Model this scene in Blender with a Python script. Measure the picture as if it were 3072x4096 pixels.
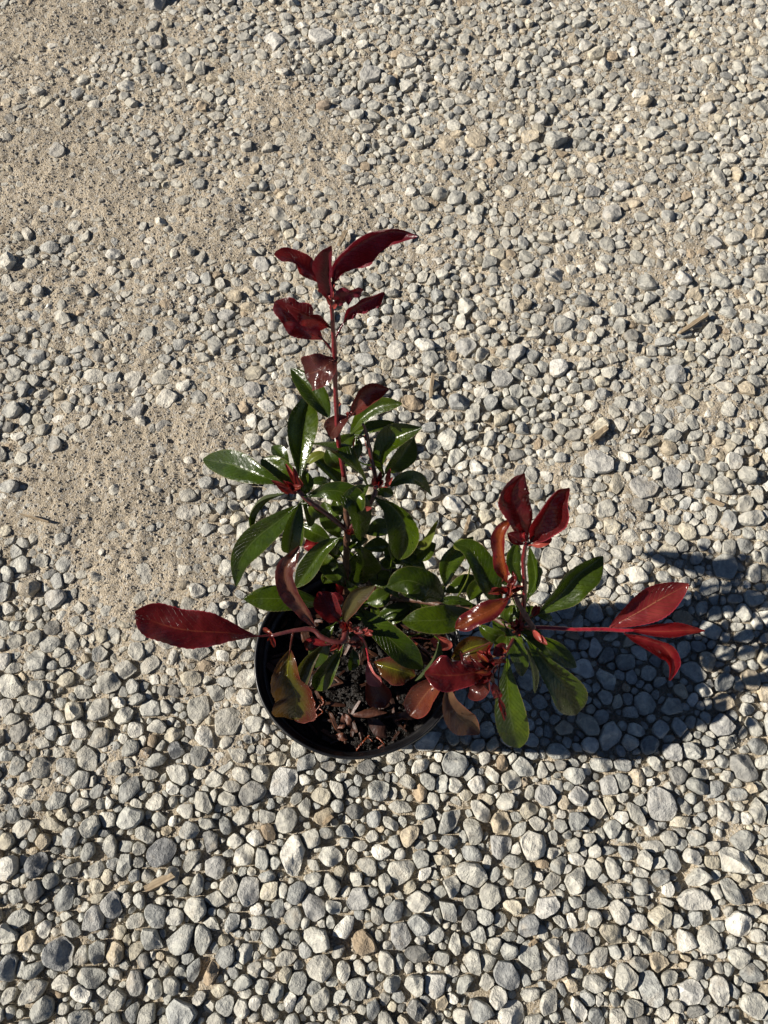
import bpy, math, random
import numpy as np
from mathutils import Vector, Matrix, kdtree

for o in list(bpy.data.objects): bpy.data.objects.remove(o, do_unlink=True)
R = math.radians
scene = bpy.context.scene
COL = scene.collection

# ------------------------------------------------------------------ camera
cam_d = bpy.data.cameras.new('camera')
cam = bpy.data.objects.new('camera', cam_d); COL.objects.link(cam)
cam.location = (0, 0, 0.78)
cam.rotation_euler = (R(20), 0, 0)            # looking 70 degrees down
cam_d.sensor_fit = 'VERTICAL'; cam_d.sensor_height = 36.0; cam_d.sensor_width = 27.0
cam_d.lens = 36.0 * 3078 / 4096
cam_d.clip_start = 0.01; cam_d.clip_end = 200
scene.camera = cam
scene.render.resolution_x = 768; scene.render.resolution_y = 1024

# ------------------------------------------------------------------ sky, sun, exposure
SUN_EL = 33.0
SUN_AZ = R(1.2)                                # light travels towards +x, a touch north
world = bpy.data.worlds.new('World'); scene.world = world; world.use_nodes = True
wn = world.node_tree.nodes; wl = world.node_tree.links; wn.clear()
sky = wn.new('ShaderNodeTexSky'); sky.sky_type = 'NISHITA'; sky.sun_disc = False
sky.sun_elevation = R(SUN_EL); sky.sun_rotation = R(-90) - SUN_AZ
sky.air_density = 0.6; sky.dust_density = 0.0; sky.ozone_density = 1.0; sky.altitude = 3000
bg = wn.new('ShaderNodeBackground'); bg.inputs['Strength'].default_value = 0.05
wo = wn.new('ShaderNodeOutputWorld')
wl.new(sky.outputs[0], bg.inputs['Color']); wl.new(bg.outputs[0], wo.inputs['Surface'])
sun_d = bpy.data.lights.new('sun', 'SUN'); sun_d.energy = 5.0; sun_d.angle = R(0.53); sun_d.color = (1.0, 0.935, 0.84)
sun = bpy.data.objects.new('sun', sun_d); COL.objects.link(sun); sun.location = (-3, 0, 3)
ldir = Vector((math.cos(SUN_AZ) * math.cos(R(SUN_EL)), math.sin(SUN_AZ) * math.cos(R(SUN_EL)), -math.sin(R(SUN_EL))))
sun.rotation_euler = ldir.to_track_quat('-Z', 'Y').to_euler()
vs = scene.view_settings; vs.view_transform = 'Standard'; vs.look = 'None'; vs.exposure = 0.70; vs.gamma = 1.0
vs.use_curve_mapping = False
scene.render.engine = 'CYCLES'

# ------------------------------------------------------------------ helpers
def tag(o, label=None, cat=None, group=None, kind=None):
    if label: o['label'] = label
    if cat: o['category'] = cat
    if group: o['group'] = group
    if kind: o['kind'] = kind
    return o

def mesh_from(name, V, quads=None, tris=None, smooth=True):
    me = bpy.data.meshes.new(name)
    V = np.asarray(V, dtype=np.float32).reshape(-1, 3)
    q = np.asarray(quads if quads is not None else np.zeros((0, 4)), dtype=np.int32).reshape(-1, 4)
    t = np.asarray(tris if tris is not None else np.zeros((0, 3)), dtype=np.int32).reshape(-1, 3)
    me.vertices.add(len(V)); me.vertices.foreach_set('co', V.ravel())
    loops = np.concatenate([q.ravel(), t.ravel()]).astype(np.int32)
    me.loops.add(len(loops)); me.loops.foreach_set('vertex_index', loops)
    nf = len(q) + len(t); me.polygons.add(nf)
    starts = np.concatenate([np.arange(len(q)) * 4, len(q) * 4 + np.arange(len(t)) * 3]).astype(np.int32)
    me.polygons.foreach_set('loop_start', starts)
    me.polygons.foreach_set('loop_total', np.concatenate([np.full(len(q), 4), np.full(len(t), 3)]).astype(np.int32))
    me.polygons.foreach_set('use_smooth', np.full(nf, smooth, dtype=bool))
    me.update(calc_edges=True)
    return me

def world_loc(o):
    l = Vector((0, 0, 0))
    while o is not None:
        l = l + o.location; o = o.parent
    return l

def link(name, me, mat, parent=None, loc=(0, 0, 0)):
    o = bpy.data.objects.new(name, me); COL.objects.link(o)
    if mat is not None: me.materials.append(mat)
    o.location = loc
    if parent is not None: o.parent = parent
    return o

def part(name, V, quads, tris, mat, parent=None, smooth=True, origin=None):
    """a mesh given in world metres, hung under parent with its own origin"""
    V = np.asarray(V, dtype=np.float64).reshape(-1, 3)
    if origin is None: origin = V.mean(axis=0)
    me = mesh_from(name, V - np.asarray(origin), quads, tris, smooth)
    base = np.array(world_loc(parent)) if parent is not None else np.zeros(3)
    return link(name, me, mat, parent, tuple(np.asarray(origin) - base))

def set_tint(me, cols):
    a = me.attributes.new('tint', 'FLOAT_COLOR', 'POINT')
    a.data.foreach_set('color', np.asarray(cols, dtype=np.float32).ravel())

def hash2(ix, iy, seed):
    with np.errstate(over='ignore'):
        h = (ix.astype(np.uint32) * np.uint32(374761393)) ^ (iy.astype(np.uint32) * np.uint32(668265263)) ^ np.uint32((seed * 2246822519) & 0xffffffff)
        h = (h ^ (h >> np.uint32(13))) * np.uint32(1274126177)
        h = h ^ (h >> np.uint32(16))
    return h.astype(np.float64) / 4294967295.0

def vnoise(x, y, cell, seed):
    x = np.asarray(x) / cell + 1000.0; y = np.asarray(y) / cell + 1000.0
    ix = np.floor(x).astype(np.int64); iy = np.floor(y).astype(np.int64)
    fx = x - ix; fy = y - iy
    fx = fx * fx * (3 - 2 * fx); fy = fy * fy * (3 - 2 * fy)
    a = hash2(ix, iy, seed); b = hash2(ix + 1, iy, seed); c = hash2(ix, iy + 1, seed); d = hash2(ix + 1, iy + 1, seed)
    return (a * (1 - fx) + b * fx) * (1 - fy) + (c * (1 - fx) + d * fx) * fy

# ------------------------------------------------------------------ node materials
class NT:
    def __init__(s, name):
        s.m = bpy.data.materials.new(name); s.m.use_nodes = True
        s.n = s.m.node_tree.nodes; s.l = s.m.node_tree.links; s.n.clear()
        s.out = s.n.new('ShaderNodeOutputMaterial')
    def new(s, t, **kw):
        nd = s.n.new(t)
        for k, v in kw.items():
            if hasattr(nd, k) and k not in nd.inputs: setattr(nd, k, v)
            else: s.put(nd.inputs[k], v)
        return nd
    def put(s, sock, v):
        if hasattr(v, 'links') or hasattr(v, 'is_output'): s.l.new(v, sock)
        elif isinstance(v, (tuple, list)) and len(v) == 3 and sock.type == 'RGBA': sock.default_value = (*v, 1)
        else: sock.default_value = v
    def math(s, op, a, b=0.0, c=None, clamp=False):
        nd = s.n.new('ShaderNodeMath'); nd.operation = op; nd.use_clamp = clamp
        s.put(nd.inputs[0], a); s.put(nd.inputs[1], b)
        if c is not None: s.put(nd.inputs[2], c)
        return nd.outputs[0]
    def mix(s, f, a, b, blend='MIX'):
        nd = s.n.new('ShaderNodeMix'); nd.data_type = 'RGBA'; nd.blend_type = blend
        s.put(nd.inputs[0], f); s.put(nd.inputs[6], a); s.put(nd.inputs[7], b)
        return nd.outputs[2]
    def noise(s, vec, scale, detail=3, rough=0.55):
        nd = s.n.new('ShaderNodeTexNoise'); s.put(nd.inputs['Vector'], vec)
        nd.inputs['Scale'].default_value = scale; nd.inputs['Detail'].default_value = detail; nd.inputs['Roughness'].default_value = rough
        return nd.outputs[0]
    def ramp(s, f, lo, hi, a=0.0, b=1.0):
        nd = s.n.new('ShaderNodeMapRange'); nd.interpolation_type = 'SMOOTHSTEP'
        s.put(nd.inputs[0], f)
        for i, v in enumerate((lo, hi, a, b)): s.put(nd.inputs[i + 1], v)
        return nd.outputs[0]
    def bump(s, h, dist, strength=1.0, normal=None):
        nd = s.n.new('ShaderNodeBump'); nd.inputs['Strength'].default_value = strength; nd.inputs['Distance'].default_value = dist
        s.put(nd.inputs['Height'], h)
        if normal is not None: s.put(nd.inputs['Normal'], normal)
        return nd.outputs[0]

def mat_pebble():
    t = NT('limestone_pebble')
    pos = t.new('ShaderNodeNewGeometry').outputs['Position']
    tint = t.new('ShaderNodeAttribute', attribute_name='tint').outputs['Color']
    n1 = t.noise(pos, 160, 4, 0.6); n2 = t.noise(pos, 700, 4, 0.65); n3 = t.noise(pos, 60, 2)
    c = t.mix(t.ramp(n1, 0.32, 0.72), t.mix(1.0, tint, (0.72, 0.72, 0.73), 'MULTIPLY'), t.mix(1.0, tint, (1.16, 1.15, 1.12), 'MULTIPLY'))
    c = t.mix(t.ramp(n3, 0.56, 0.78, 0.0, 0.55), c, (0.47, 0.41, 0.32))        # sandy dust clinging to the stone
    c = t.mix(t.ramp(n2, 0.62, 0.80, 0.0, 0.5), c, (0.16, 0.15, 0.135))        # pits
    wv = t.new('ShaderNodeTexWave', wave_type='BANDS'); t.put(wv.inputs['Vector'], pos); wv.inputs['Scale'].default_value = 55; wv.inputs['Distortion'].default_value = 14; wv.inputs['Detail'].default_value = 3; wv.inputs['Detail Scale'].default_value = 2.5
    c = t.mix(t.math('MULTIPLY', t.ramp(wv.outputs['Fac'], 0.90, 0.99), t.ramp(t.noise(pos, 22, 2), 0.52, 0.62, 0.0, 0.5)), c, (0.60, 0.58, 0.53))
    c = t.mix(t.ramp(t.noise(pos, 95, 3), 0.70, 0.80, 0.0, 0.35), c, (0.30, 0.18, 0.09))
    b = t.bump(n2, 0.0012, 0.8)
    b = t.bump(n1, 0.004, 0.8, b)
    p = t.new('ShaderNodeBsdfPrincipled', **{'Base Color': c, 'Roughness': 0.82, 'Normal': b}); p.inputs['Specular IOR Level'].default_value = 0.3
    t.l.new(p.outputs[0], t.out.inputs[0]); return t.m

def mat_sand():
    t = NT('sandy_grit')
    pos = t.new('ShaderNodeNewGeometry').outputs['Position']
    n1 = t.noise(pos, 9, 4, 0.6); n2 = t.noise(pos, 420, 4, 0.7); n3 = t.noise(pos, 1300, 2, 0.6)
    vo = t.new('ShaderNodeTexVoronoi', feature='F1'); t.put(vo.inputs['Vector'], pos); vo.inputs['Scale'].default_value = 520
    c = t.mix(t.ramp(n1, 0.35, 0.65), (0.42, 0.365, 0.28), (0.56, 0.485, 0.37))
    c = t.mix(t.ramp(n2, 0.35, 0.7), t.mix(1.0, c, (0.62, 0.60, 0.58), 'MULTIPLY'), t.mix(1.0, c, (1.15, 1.14, 1.12), 'MULTIPLY'))
    g = t.new('ShaderNodeSeparateColor'); t.put(g.inputs[0], vo.outputs['Color'])
    c = t.mix(t.ramp(g.outputs[0], 0.72, 0.95, 0.0, 0.6), c, (0.42, 0.41, 0.385))
    b = t.bump(n3, 0.0010, 0.7)
    b = t.bump(t.math('SUBTRACT', 1.0, vo.outputs['Distance']), 0.0016, 0.7, b)
    b = t.bump(n2, 0.003, 0.8, b)
    p = t.new('ShaderNodeBsdfPrincipled', **{'Base Color': c, 'Roughness': 0.95, 'Normal': b}); p.inputs['Specular IOR Level'].default_value = 0.15
    t.l.new(p.outputs[0], t.out.inputs[0]); return t.m

def mat_simple(name, col, col2, rough, scale, bumpd=0.0005, spec=0.5, coat=0.0, stretch=None, tint=False):
    t = NT(name)
    tc = t.new('ShaderNodeTexCoord').outputs['Object']
    if stretch:
        mp = t.new('ShaderNodeMapping'); t.put(mp.inputs['Vector'], tc); mp.inputs['Scale'].default_value = stretch; tc = mp.outputs[0]
    n = t.noise(tc, scale, 4, 0.6)
    c = t.mix(t.ramp(n, 0.3, 0.7), col, col2)
    if tint:
        at = t.new('ShaderNodeObjectInfo').outputs['Random']
        c = t.mix(1.0, c, t.mix(at, (0.55, 0.5, 0.5), (1.5, 1.35, 1.2)), 'MULTIPLY')
    p = t.new('ShaderNodeBsdfPrincipled', **{'Base Color': c, 'Roughness': rough, 'Normal': t.bump(n, bumpd, 0.8)})
    p.inputs['Specular IOR Level'].default_value = spec; p.inputs['Coat Weight'].default_value = coat; p.inputs['Coat Roughness'].default_value = 0.15
    t.l.new(p.outputs[0], t.out.inputs[0]); return t.m

def mat_leaf(name, c1, c2, back, trans, edge, rib, rough=0.34, wet=0.5, tw=0.18, gr=False):
    c1, c2, back, trans, edge, rib = [tuple(x * k for x in c) for c, k in ((c1, 0.60), (c2, 0.66), (back, 0.62), (trans, 0.62), (edge, 0.80), (rib, 0.70))]
    t = NT('leaf_' + name)
    uv = t.new('ShaderNodeUVMap').outputs[0]
    sx = t.new('ShaderNodeSeparateXYZ'); t.put(sx.inputs[0], uv)
    u = sx.outputs[0]; v = t.math('ABSOLUTE', t.math('MULTIPLY_ADD', sx.outputs[1], 2.0, -1.0))
    tc = t.new('ShaderNodeTexCoord').outputs['Object']
    rnd = t.new('ShaderNodeObjectInfo').outputs['Random']
    n1 = t.noise(tc, 70, 3); n2 = t.noise(tc, 230, 4, 0.65); n3 = t.noise(tc, 900, 2)
    if gr: c = t.mix(t.ramp(t.math('MULTIPLY_ADD', n1, 0.9, v), 0.62, 1.15), c2, c1)
    else: c = t.mix(t.ramp(n1, 0.3, 0.7), c1, c2)
    c = t.mix(1.0, c, t.mix(rnd, (0.66, 0.74, 0.8), (1.24, 1.2, 1.1)), 'MULTIPLY')
    c = t.mix(t.ramp(n2, 0.54, 0.72, 0.0, 0.5), c, t.mix(1.0, c, (0.45, 0.4, 0.4), 'MULTIPLY'))
    c = t.mix(t.ramp(t.noise(tc, 38, 2), 0.55, 0.75, 0.0, 0.35), c, t.mix(0.5, c, rib))
    # lateral veins run forward from the midrib
    ph = t.math('SUBTRACT', t.math('MULTIPLY', u, 15.0), t.math('MULTIPLY', v, 3.2))
    vein = t.math('ABSOLUTE', t.math('SINE', t.math('MULTIPLY', ph, math.pi)))
    veinm = t.ramp(vein, 0.0, 0.16, 1.0, 0.0)
    veinm = t.math('MULTIPLY', veinm, t.ramp(v, 0.75, 0.95, 1.0, 0.0))
    c = t.mix(t.math('MULTIPLY', veinm, 0.40), c, rib)
    c = t.mix(t.ramp(t.math('MULTIPLY_ADD', n1, 0.5, u), 0.75, 1.35, 0.0, 0.55), c, t.mix(1.0, c, (0.55, 0.5, 0.5), 'MULTIPLY'))
    c = t.mix(t.math('MULTIPLY', t.ramp(v, 0.012, 0.045, 0.75, 0.0), t.ramp(u, 0.55, 1.0, 1.0, 0.25)), c, rib)
    c = t.mix(t.ramp(v, 0.93, 0.985, 0.0, 0.85), c, edge)
    bf = t.new('ShaderNodeNewGeometry').outputs['Backfacing']
    bc = t.mix(t.ramp(n1, 0.3, 0.7, 0.0, 0.5), back, t.mix(1.0, back, (0.7, 0.7, 0.7), 'MULTIPLY'))
    bc = t.mix(t.ramp(v, 0.04, 0.10, 0.6, 0.0), bc, rib)
    col = t.mix(bf, c, bc)
    wetm = t.ramp(t.math('MULTIPLY_ADD', n2, 0.6, n1), 0.72, 0.90)
    rough *= 0.92; rg = t.math('MULTIPLY_ADD', wetm, -wet * rough, rough)
    rg = t.math('MULTIPLY_ADD', bf, 0.22, rg, clamp=True)
    b = t.bump(n3, 0.00025, 0.35)
    b = t.bump(n2, 0.0008, 0.32, b)
    b = t.bump(t.math('MULTIPLY', veinm, -1.0), 0.0009, 0.7, b)
    b = t.bump(n1, 0.0035, 0.35, b)
    p = t.new('ShaderNodeBsdfPrincipled', **{'Base Color': col, 'Roughness': rg, 'Normal': b})
    p.inputs['Specular IOR Level'].default_value = 0.34
    tr = t.new('ShaderNodeBsdfTranslucent', **{'Color': t.mix(1.0, trans, t.mix(n1, (0.7, 0.7, 0.7), (1.25, 1.25, 1.25)), 'MULTIPLY')})
    mx = t.new('ShaderNodeMixShader'); mx.inputs[0].default_value = tw
    t.l.new(p.outputs[0], mx.inputs[1]); t.l.new(tr.outputs[0], mx.inputs[2])
    t.l.new(mx.outputs[0], t.out.inputs[0]); return t.m

M_PEB = mat_pebble(); M_SAND = mat_sand()
def mat_pot():
    t = NT('black_plastic'); tc = t.new('ShaderNodeTexCoord').outputs['Object']
    n = t.noise(tc, 45, 5, 0.65); n2 = t.noise(tc, 600, 3, 0.6)
    mp = t.new('ShaderNodeMapping'); t.put(mp.inputs['Vector'], tc); mp.inputs['Scale'].default_value = (1, 1, 14); sc = t.noise(mp.outputs[0], 60, 4, 0.7)
    d = t.math('MULTIPLY', t.ramp(n, 0.52, 0.74), t.ramp(n2, 0.4, 0.7))
    c = t.mix(t.math('MULTIPLY', d, 0.5), (0.0065, 0.0065, 0.0075), (0.07, 0.062, 0.052))
    c = t.mix(t.ramp(sc, 0.66, 0.74, 0.0, 0.5), c, (0.05, 0.05, 0.052))
    p = t.new('ShaderNodeBsdfPrincipled', **{'Base Color': c, 'Roughness': t.ramp(n, 0.35, 0.7, 0.26, 0.55), 'Normal': t.bump(sc, 0.0004, 0.4)})
    p.inputs['Specular IOR Level'].default_value = 0.45
    t.l.new(p.outputs[0], t.out.inputs[0]); return t.m
M_POT = mat_pot()
M_SOIL = mat_simple('wet_compost', (0.0022, 0.0017, 0.0013), (0.010, 0.0065, 0.0042), 0.42, 500, 0.002, 0.22)
M_CHIP = mat_simple('bark_chip', (0.020, 0.008, 0.005), (0.072, 0.031, 0.017), 0.42, 220, 0.001, 0.4, stretch=(0.25, 2.5, 2.5), tint=True)
M_DEAD = mat_simple('dead_leaf', (0.035, 0.013, 0.008), (0.075, 0.030, 0.018), 0.5, 220, 0.001, 0.45, tint=True)
M_ROOT = mat_simple('orange_root', (0.09, 0.016, 0.005), (0.17, 0.038, 0.010), 0.3, 400, 0.0006, 0.5)
M_PERL = mat_simple('perlite', (0.22, 0.22, 0.23), (0.40, 0.40, 0.41), 0.8, 600, 0.0005)
M_WOOD = mat_simple('weathered_wood', (0.20, 0.145, 0.09), (0.40, 0.32, 0.215), 0.85, 160, 0.0012, 0.2, stretch=(0.12, 3, 3))
STEM_MAT = {
  'wood': mat_simple('woody_stem', (0.035, 0.016, 0.010), (0.11, 0.05, 0.028), 0.5, 260, 0.0012, 0.45),
  'maroon': mat_simple('maroon_stem', (0.055, 0.010, 0.012), (0.10, 0.022, 0.018), 0.35, 220, 0.0006, 0.5, 0.2),
  'red': mat_simple('red_stem', (0.10, 0.007, 0.011), (0.18, 0.018, 0.021), 0.32, 220, 0.0005, 0.5, 0.2),
  'bright': mat_simple('bright_red_stem', (0.24, 0.009, 0.018), (0.34, 0.022, 0.032), 0.30, 220, 0.0004, 0.5, 0.2),
  'dead': mat_simple('dry_stub', (0.10, 0.05, 0.035), (0.20, 0.11, 0.08), 0.65, 300, 0.0012, 0.3, stretch=(1, 1, 1)),
}
M_DROP = None
def mat_drop():
    t = NT('water_drop')
    p = t.new('ShaderNodeBsdfPrincipled', **{'Base Color': (1, 1, 1), 'Roughness': 0.02, 'IOR': 1.33}); p.inputs['Transmission Weight'].default_value = 1.0
    t.l.new(p.outputs[0], t.out.inputs[0]); return t.m
M_DROP = mat_drop()
G_RIB = (0.10, 0.13, 0.03)
LEAF_MAT = {
  #            front dark            front light           underside              through-light          edge                   midrib
  'g':  mat_leaf('green', (0.032, 0.056, 0.0015), (0.060, 0.094, 0.0025), (0.075, 0.100, 0.035), (0.16, 0.26, 0.015), (0.13, 0.12, 0.04), G_RIB, 0.34, 0.38, 0.10),
  'yg': mat_leaf('lime', (0.065, 0.105, 0.012), (0.095, 0.145, 0.02), (0.10, 0.13, 0.04), (0.24, 0.34, 0.02), (0.14, 0.14, 0.05), (0.15, 0.19, 0.05), 0.36, 0.5),
  'y':  mat_leaf('yellowing', (0.12, 0.15, 0.015), (0.20, 0.22, 0.03), (0.26, 0.27, 0.05), (0.4, 0.4, 0.03), (0.24, 0.22, 0.06), (0.25, 0.26, 0.08), 0.4, 0.4),
  'r':  mat_leaf('dark_red', (0.062, 0.005, 0.007), (0.120, 0.013, 0.013), (0.18, 0.028, 0.04), (0.50, 0.015, 0.02), (0.24, 0.03, 0.04), (0.20, 0.05, 0.025), 0.30, 0.5, 0.20),
  'r2': mat_leaf('wine_red', (0.10, 0.010, 0.014), (0.15, 0.022, 0.022), (0.17, 0.03, 0.035), (0.40, 0.02, 0.025), (0.2, 0.03, 0.03), (0.2, 0.05, 0.03), 0.33, 0.5),
  'p2': mat_leaf('purple_red', (0.11, 0.010, 0.020), (0.19, 0.028, 0.045), (0.22, 0.045, 0.065), (0.45, 0.02, 0.035), (0.16, 0.02, 0.03), (0.18, 0.04, 0.03), 0.32, 0.55, 0.16),
  'p':  mat_leaf('pink', (0.40, 0.10, 0.10), (0.52, 0.16, 0.15), (0.5, 0.16, 0.15), (0.55, 0.08, 0.08), (0.4, 0.06, 0.06), (0.5, 0.15, 0.12), 0.4, 0.4),
  'm':  mat_leaf('bronze_red', (0.085, 0.018, 0.016), (0.14, 0.035, 0.026), (0.15, 0.05, 0.04), (0.32, 0.03, 0.02), (0.16, 0.03, 0.03), (0.20, 0.08, 0.05), 0.30, 0.55, 0.18),
  'm2': mat_leaf('pinkish_bronze', (0.12, 0.030, 0.026), (0.19, 0.075, 0.05), (0.18, 0.10, 0.08), (0.34, 0.06, 0.03), (0.24, 0.05, 0.045), (0.26, 0.12, 0.06), 0.26, 0.6, 0.2, True),
  'm3': mat_leaf('rust_red', (0.13, 0.026, 0.016), (0.19, 0.05, 0.022), (0.20, 0.06, 0.05), (0.45, 0.05, 0.02), (0.28, 0.05, 0.04), (0.24, 0.10, 0.04), 0.36, 0.5),
  'm4': mat_leaf('wet_bronze', (0.15, 0.07, 0.035), (0.23, 0.12, 0.06), (0.2, 0.11, 0.07), (0.36, 0.12, 0.04), (0.28, 0.08, 0.05), (0.28, 0.16, 0.08), 0.24, 0.5),
  'm5': mat_leaf('orange_red', (0.14, 0.012, 0.016), (0.22, 0.05, 0.014), (0.20, 0.04, 0.03), (0.45, 0.05, 0.02), (0.26, 0.04, 0.03), (0.25, 0.07, 0.03), 0.26, 0.6, 0.2, True),
  'bd': mat_leaf('bud_red', (0.30, 0.040, 0.036), (0.46, 0.10, 0.08), (0.42, 0.09, 0.075), (0.5, 0.05, 0.04), (0.34, 0.07, 0.06), (0.3, 0.06, 0.05), 0.4, 0.4),
  'b':  mat_leaf('bright_red', (0.15, 0.006, 0.012), (0.27, 0.020, 0.024), (0.26, 0.03, 0.03), (0.75, 0.03, 0.03), (0.32, 0.04, 0.06), (0.34, 0.10, 0.05), 0.28, 0.5, 0.26, True),
  'b2': mat_leaf('coral_red', (0.34, 0.06, 0.045), (0.46, 0.11, 0.085), (0.45, 0.11, 0.10), (0.7, 0.07, 0.05), (0.4, 0.06, 0.05), (0.46, 0.13, 0.09), 0.34, 0.5),
  'b3': mat_leaf('cherry_red', (0.20, 0.018, 0.022), (0.30, 0.045, 0.038), (0.22, 0.05, 0.045), (0.5, 0.03, 0.03), (0.30, 0.03, 0.05), (0.36, 0.16, 0.08), 0.26, 0.5),
  'o':  mat_leaf('bronze_green', (0.11, 0.020, 0.012), (0.10, 0.085, 0.010), (0.14, 0.12, 0.05), (0.30, 0.16, 0.02), (0.17, 0.045, 0.035), (0.30, 0.28, 0.02), 0.28, 0.5, 0.2, True),
  'o2': mat_leaf('olive', (0.060, 0.058, 0.014), (0.085, 0.090, 0.022), (0.11, 0.11, 0.05), (0.22, 0.22, 0.02), (0.14, 0.06, 0.04), (0.15, 0.15, 0.04), 0.35, 0.5),
  'o3': mat_leaf('pink_edged_green', (0.085, 0.055, 0.025), (0.11, 0.095, 0.035), (0.12, 0.10, 0.06), (0.26, 0.18, 0.03), (0.22, 0.06, 0.05), (0.18, 0.13, 0.05), 0.26, 0.6, 0.2, True),
}

# ------------------------------------------------------------------ ground: one sheet, fine where it is looked at
SAND = [  # x, y, radius (m), strength: bare packed sand patches
(-0.271,0.342,0.066,0.60), (-0.331,0.336,0.061,0.50), (-0.207,0.375,0.047,0.50), (-0.221,0.245,0.044,0.45), (-0.195,0.170,0.043,0.50), (-0.282,0.220,0.049,0.45), (-0.166,0.100,0.037,0.45), (-0.233,0.128,0.042,0.35), (-0.361,0.292,0.045,0.30), (-0.491,0.961,0.077,0.33), (-0.423,1.023,0.072,0.30), (-0.463,0.781,0.072,0.30), (-0.398,0.706,0.070,0.23), (-0.129,0.844,0.055,0.33), (-0.150,0.910,0.044,0.26), (-0.077,0.750,0.048,0.33), (-0.035,0.677,0.046,0.30), (-0.191,0.669,0.052,0.26), (0.017,0.613,0.034,0.23), (-0.293,0.706,0.053,0.20), (0.319,0.669,0.035,0.20), (0.403,0.613,0.034,0.23), (0.238,0.613,0.040,0.20), (0.041,0.713,0.035,0.17), (0.273,0.410,0.047,0.25), (0.204,0.336,0.046,0.35), (0.249,0.271,0.045,0.30), (0.382,0.399,0.042,0.20), (-0.268,0.030,0.036,0.40), (-0.328,0.013,0.031,0.35), (-0.156,0.030,0.031,0.35), (-0.122,0.064,0.027,0.30), (-0.115,0.521,0.044,0.25), (-0.186,0.446,0.037,0.25), (0.141,0.586,0.045,0.10), (0.066,0.309,0.040,0.20)
]
def sand_field(x, y):
    s = -0.06 + 0.42 * np.clip((np.asarray(y) - 0.04) / 0.55, 0, 1)
    s = s + 0.23 * np.clip((-0.05 - np.asarray(x)) / 0.3, 0, 1) * np.clip((np.asarray(y) + 0.12) / 0.2, 0, 1)
    for (cx, cy, r, k) in SAND:
        s = s + k * np.exp(-((x - cx) ** 2 + (y - cy) ** 2) / (r * r))
    s = s + 0.30 * (vnoise(x, y, 0.07, 91) - 0.5) + 0.2 * (vnoise(x, y, 0.03, 92) - 0.5)
    return np.clip(s, 0, 1)
def sand_z(x, y):
    s = sand_field(x, y)
    z = -0.0125 * (1 - s) ** 1.3
    z = z + 0.0045 * (vnoise(x, y, 0.035, 1) - 0.5) + 0.0026 * (vnoise(x, y, 0.013, 2) - 0.5)
    z = z + 0.0030 * (vnoise(x, y, 0.0068, 3) - 0.5) + 0.0020 * (vnoise(x, y, 0.0046, 4) - 0.5)
    return z

def spread(a, b, step, far, g=1.35):
    fine = np.arange(a, b + step * 0.5, step)
    out_hi = []; d = step; x = fine[-1]
    while x < far: d *= g; x += d; out_hi.append(x)
    out_lo = []; d = step; x = fine[0]
    while x > -far: d *= g; x -= d; out_lo.append(x)
    return np.array(out_lo[::-1] + list(fine) + out_hi)
gx = spread(-0.58, 0.58, 0.0025, 20.0); gy = spread(-0.21, 1.09, 0.0028, 20.0)
GX, GY = np.meshgrid(gx, gy)
GZ = sand_z(GX, GY)
nx, ny = len(gx), len(gy)
idx = np.arange(nx * ny).reshape(ny, nx)
Q = np.stack([idx[:-1, :-1], idx[:-1, 1:], idx[1:, 1:], idx[1:, :-1]], axis=-1).reshape(-1, 4)
me = mesh_from('ground', np.stack([GX, GY, GZ], axis=-1).reshape(-1, 3), Q)
ground = link('ground', me, M_SAND)
tag(ground, 'pale sandy ground strewn with rounded grey limestone gravel', kind='structure')

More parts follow.
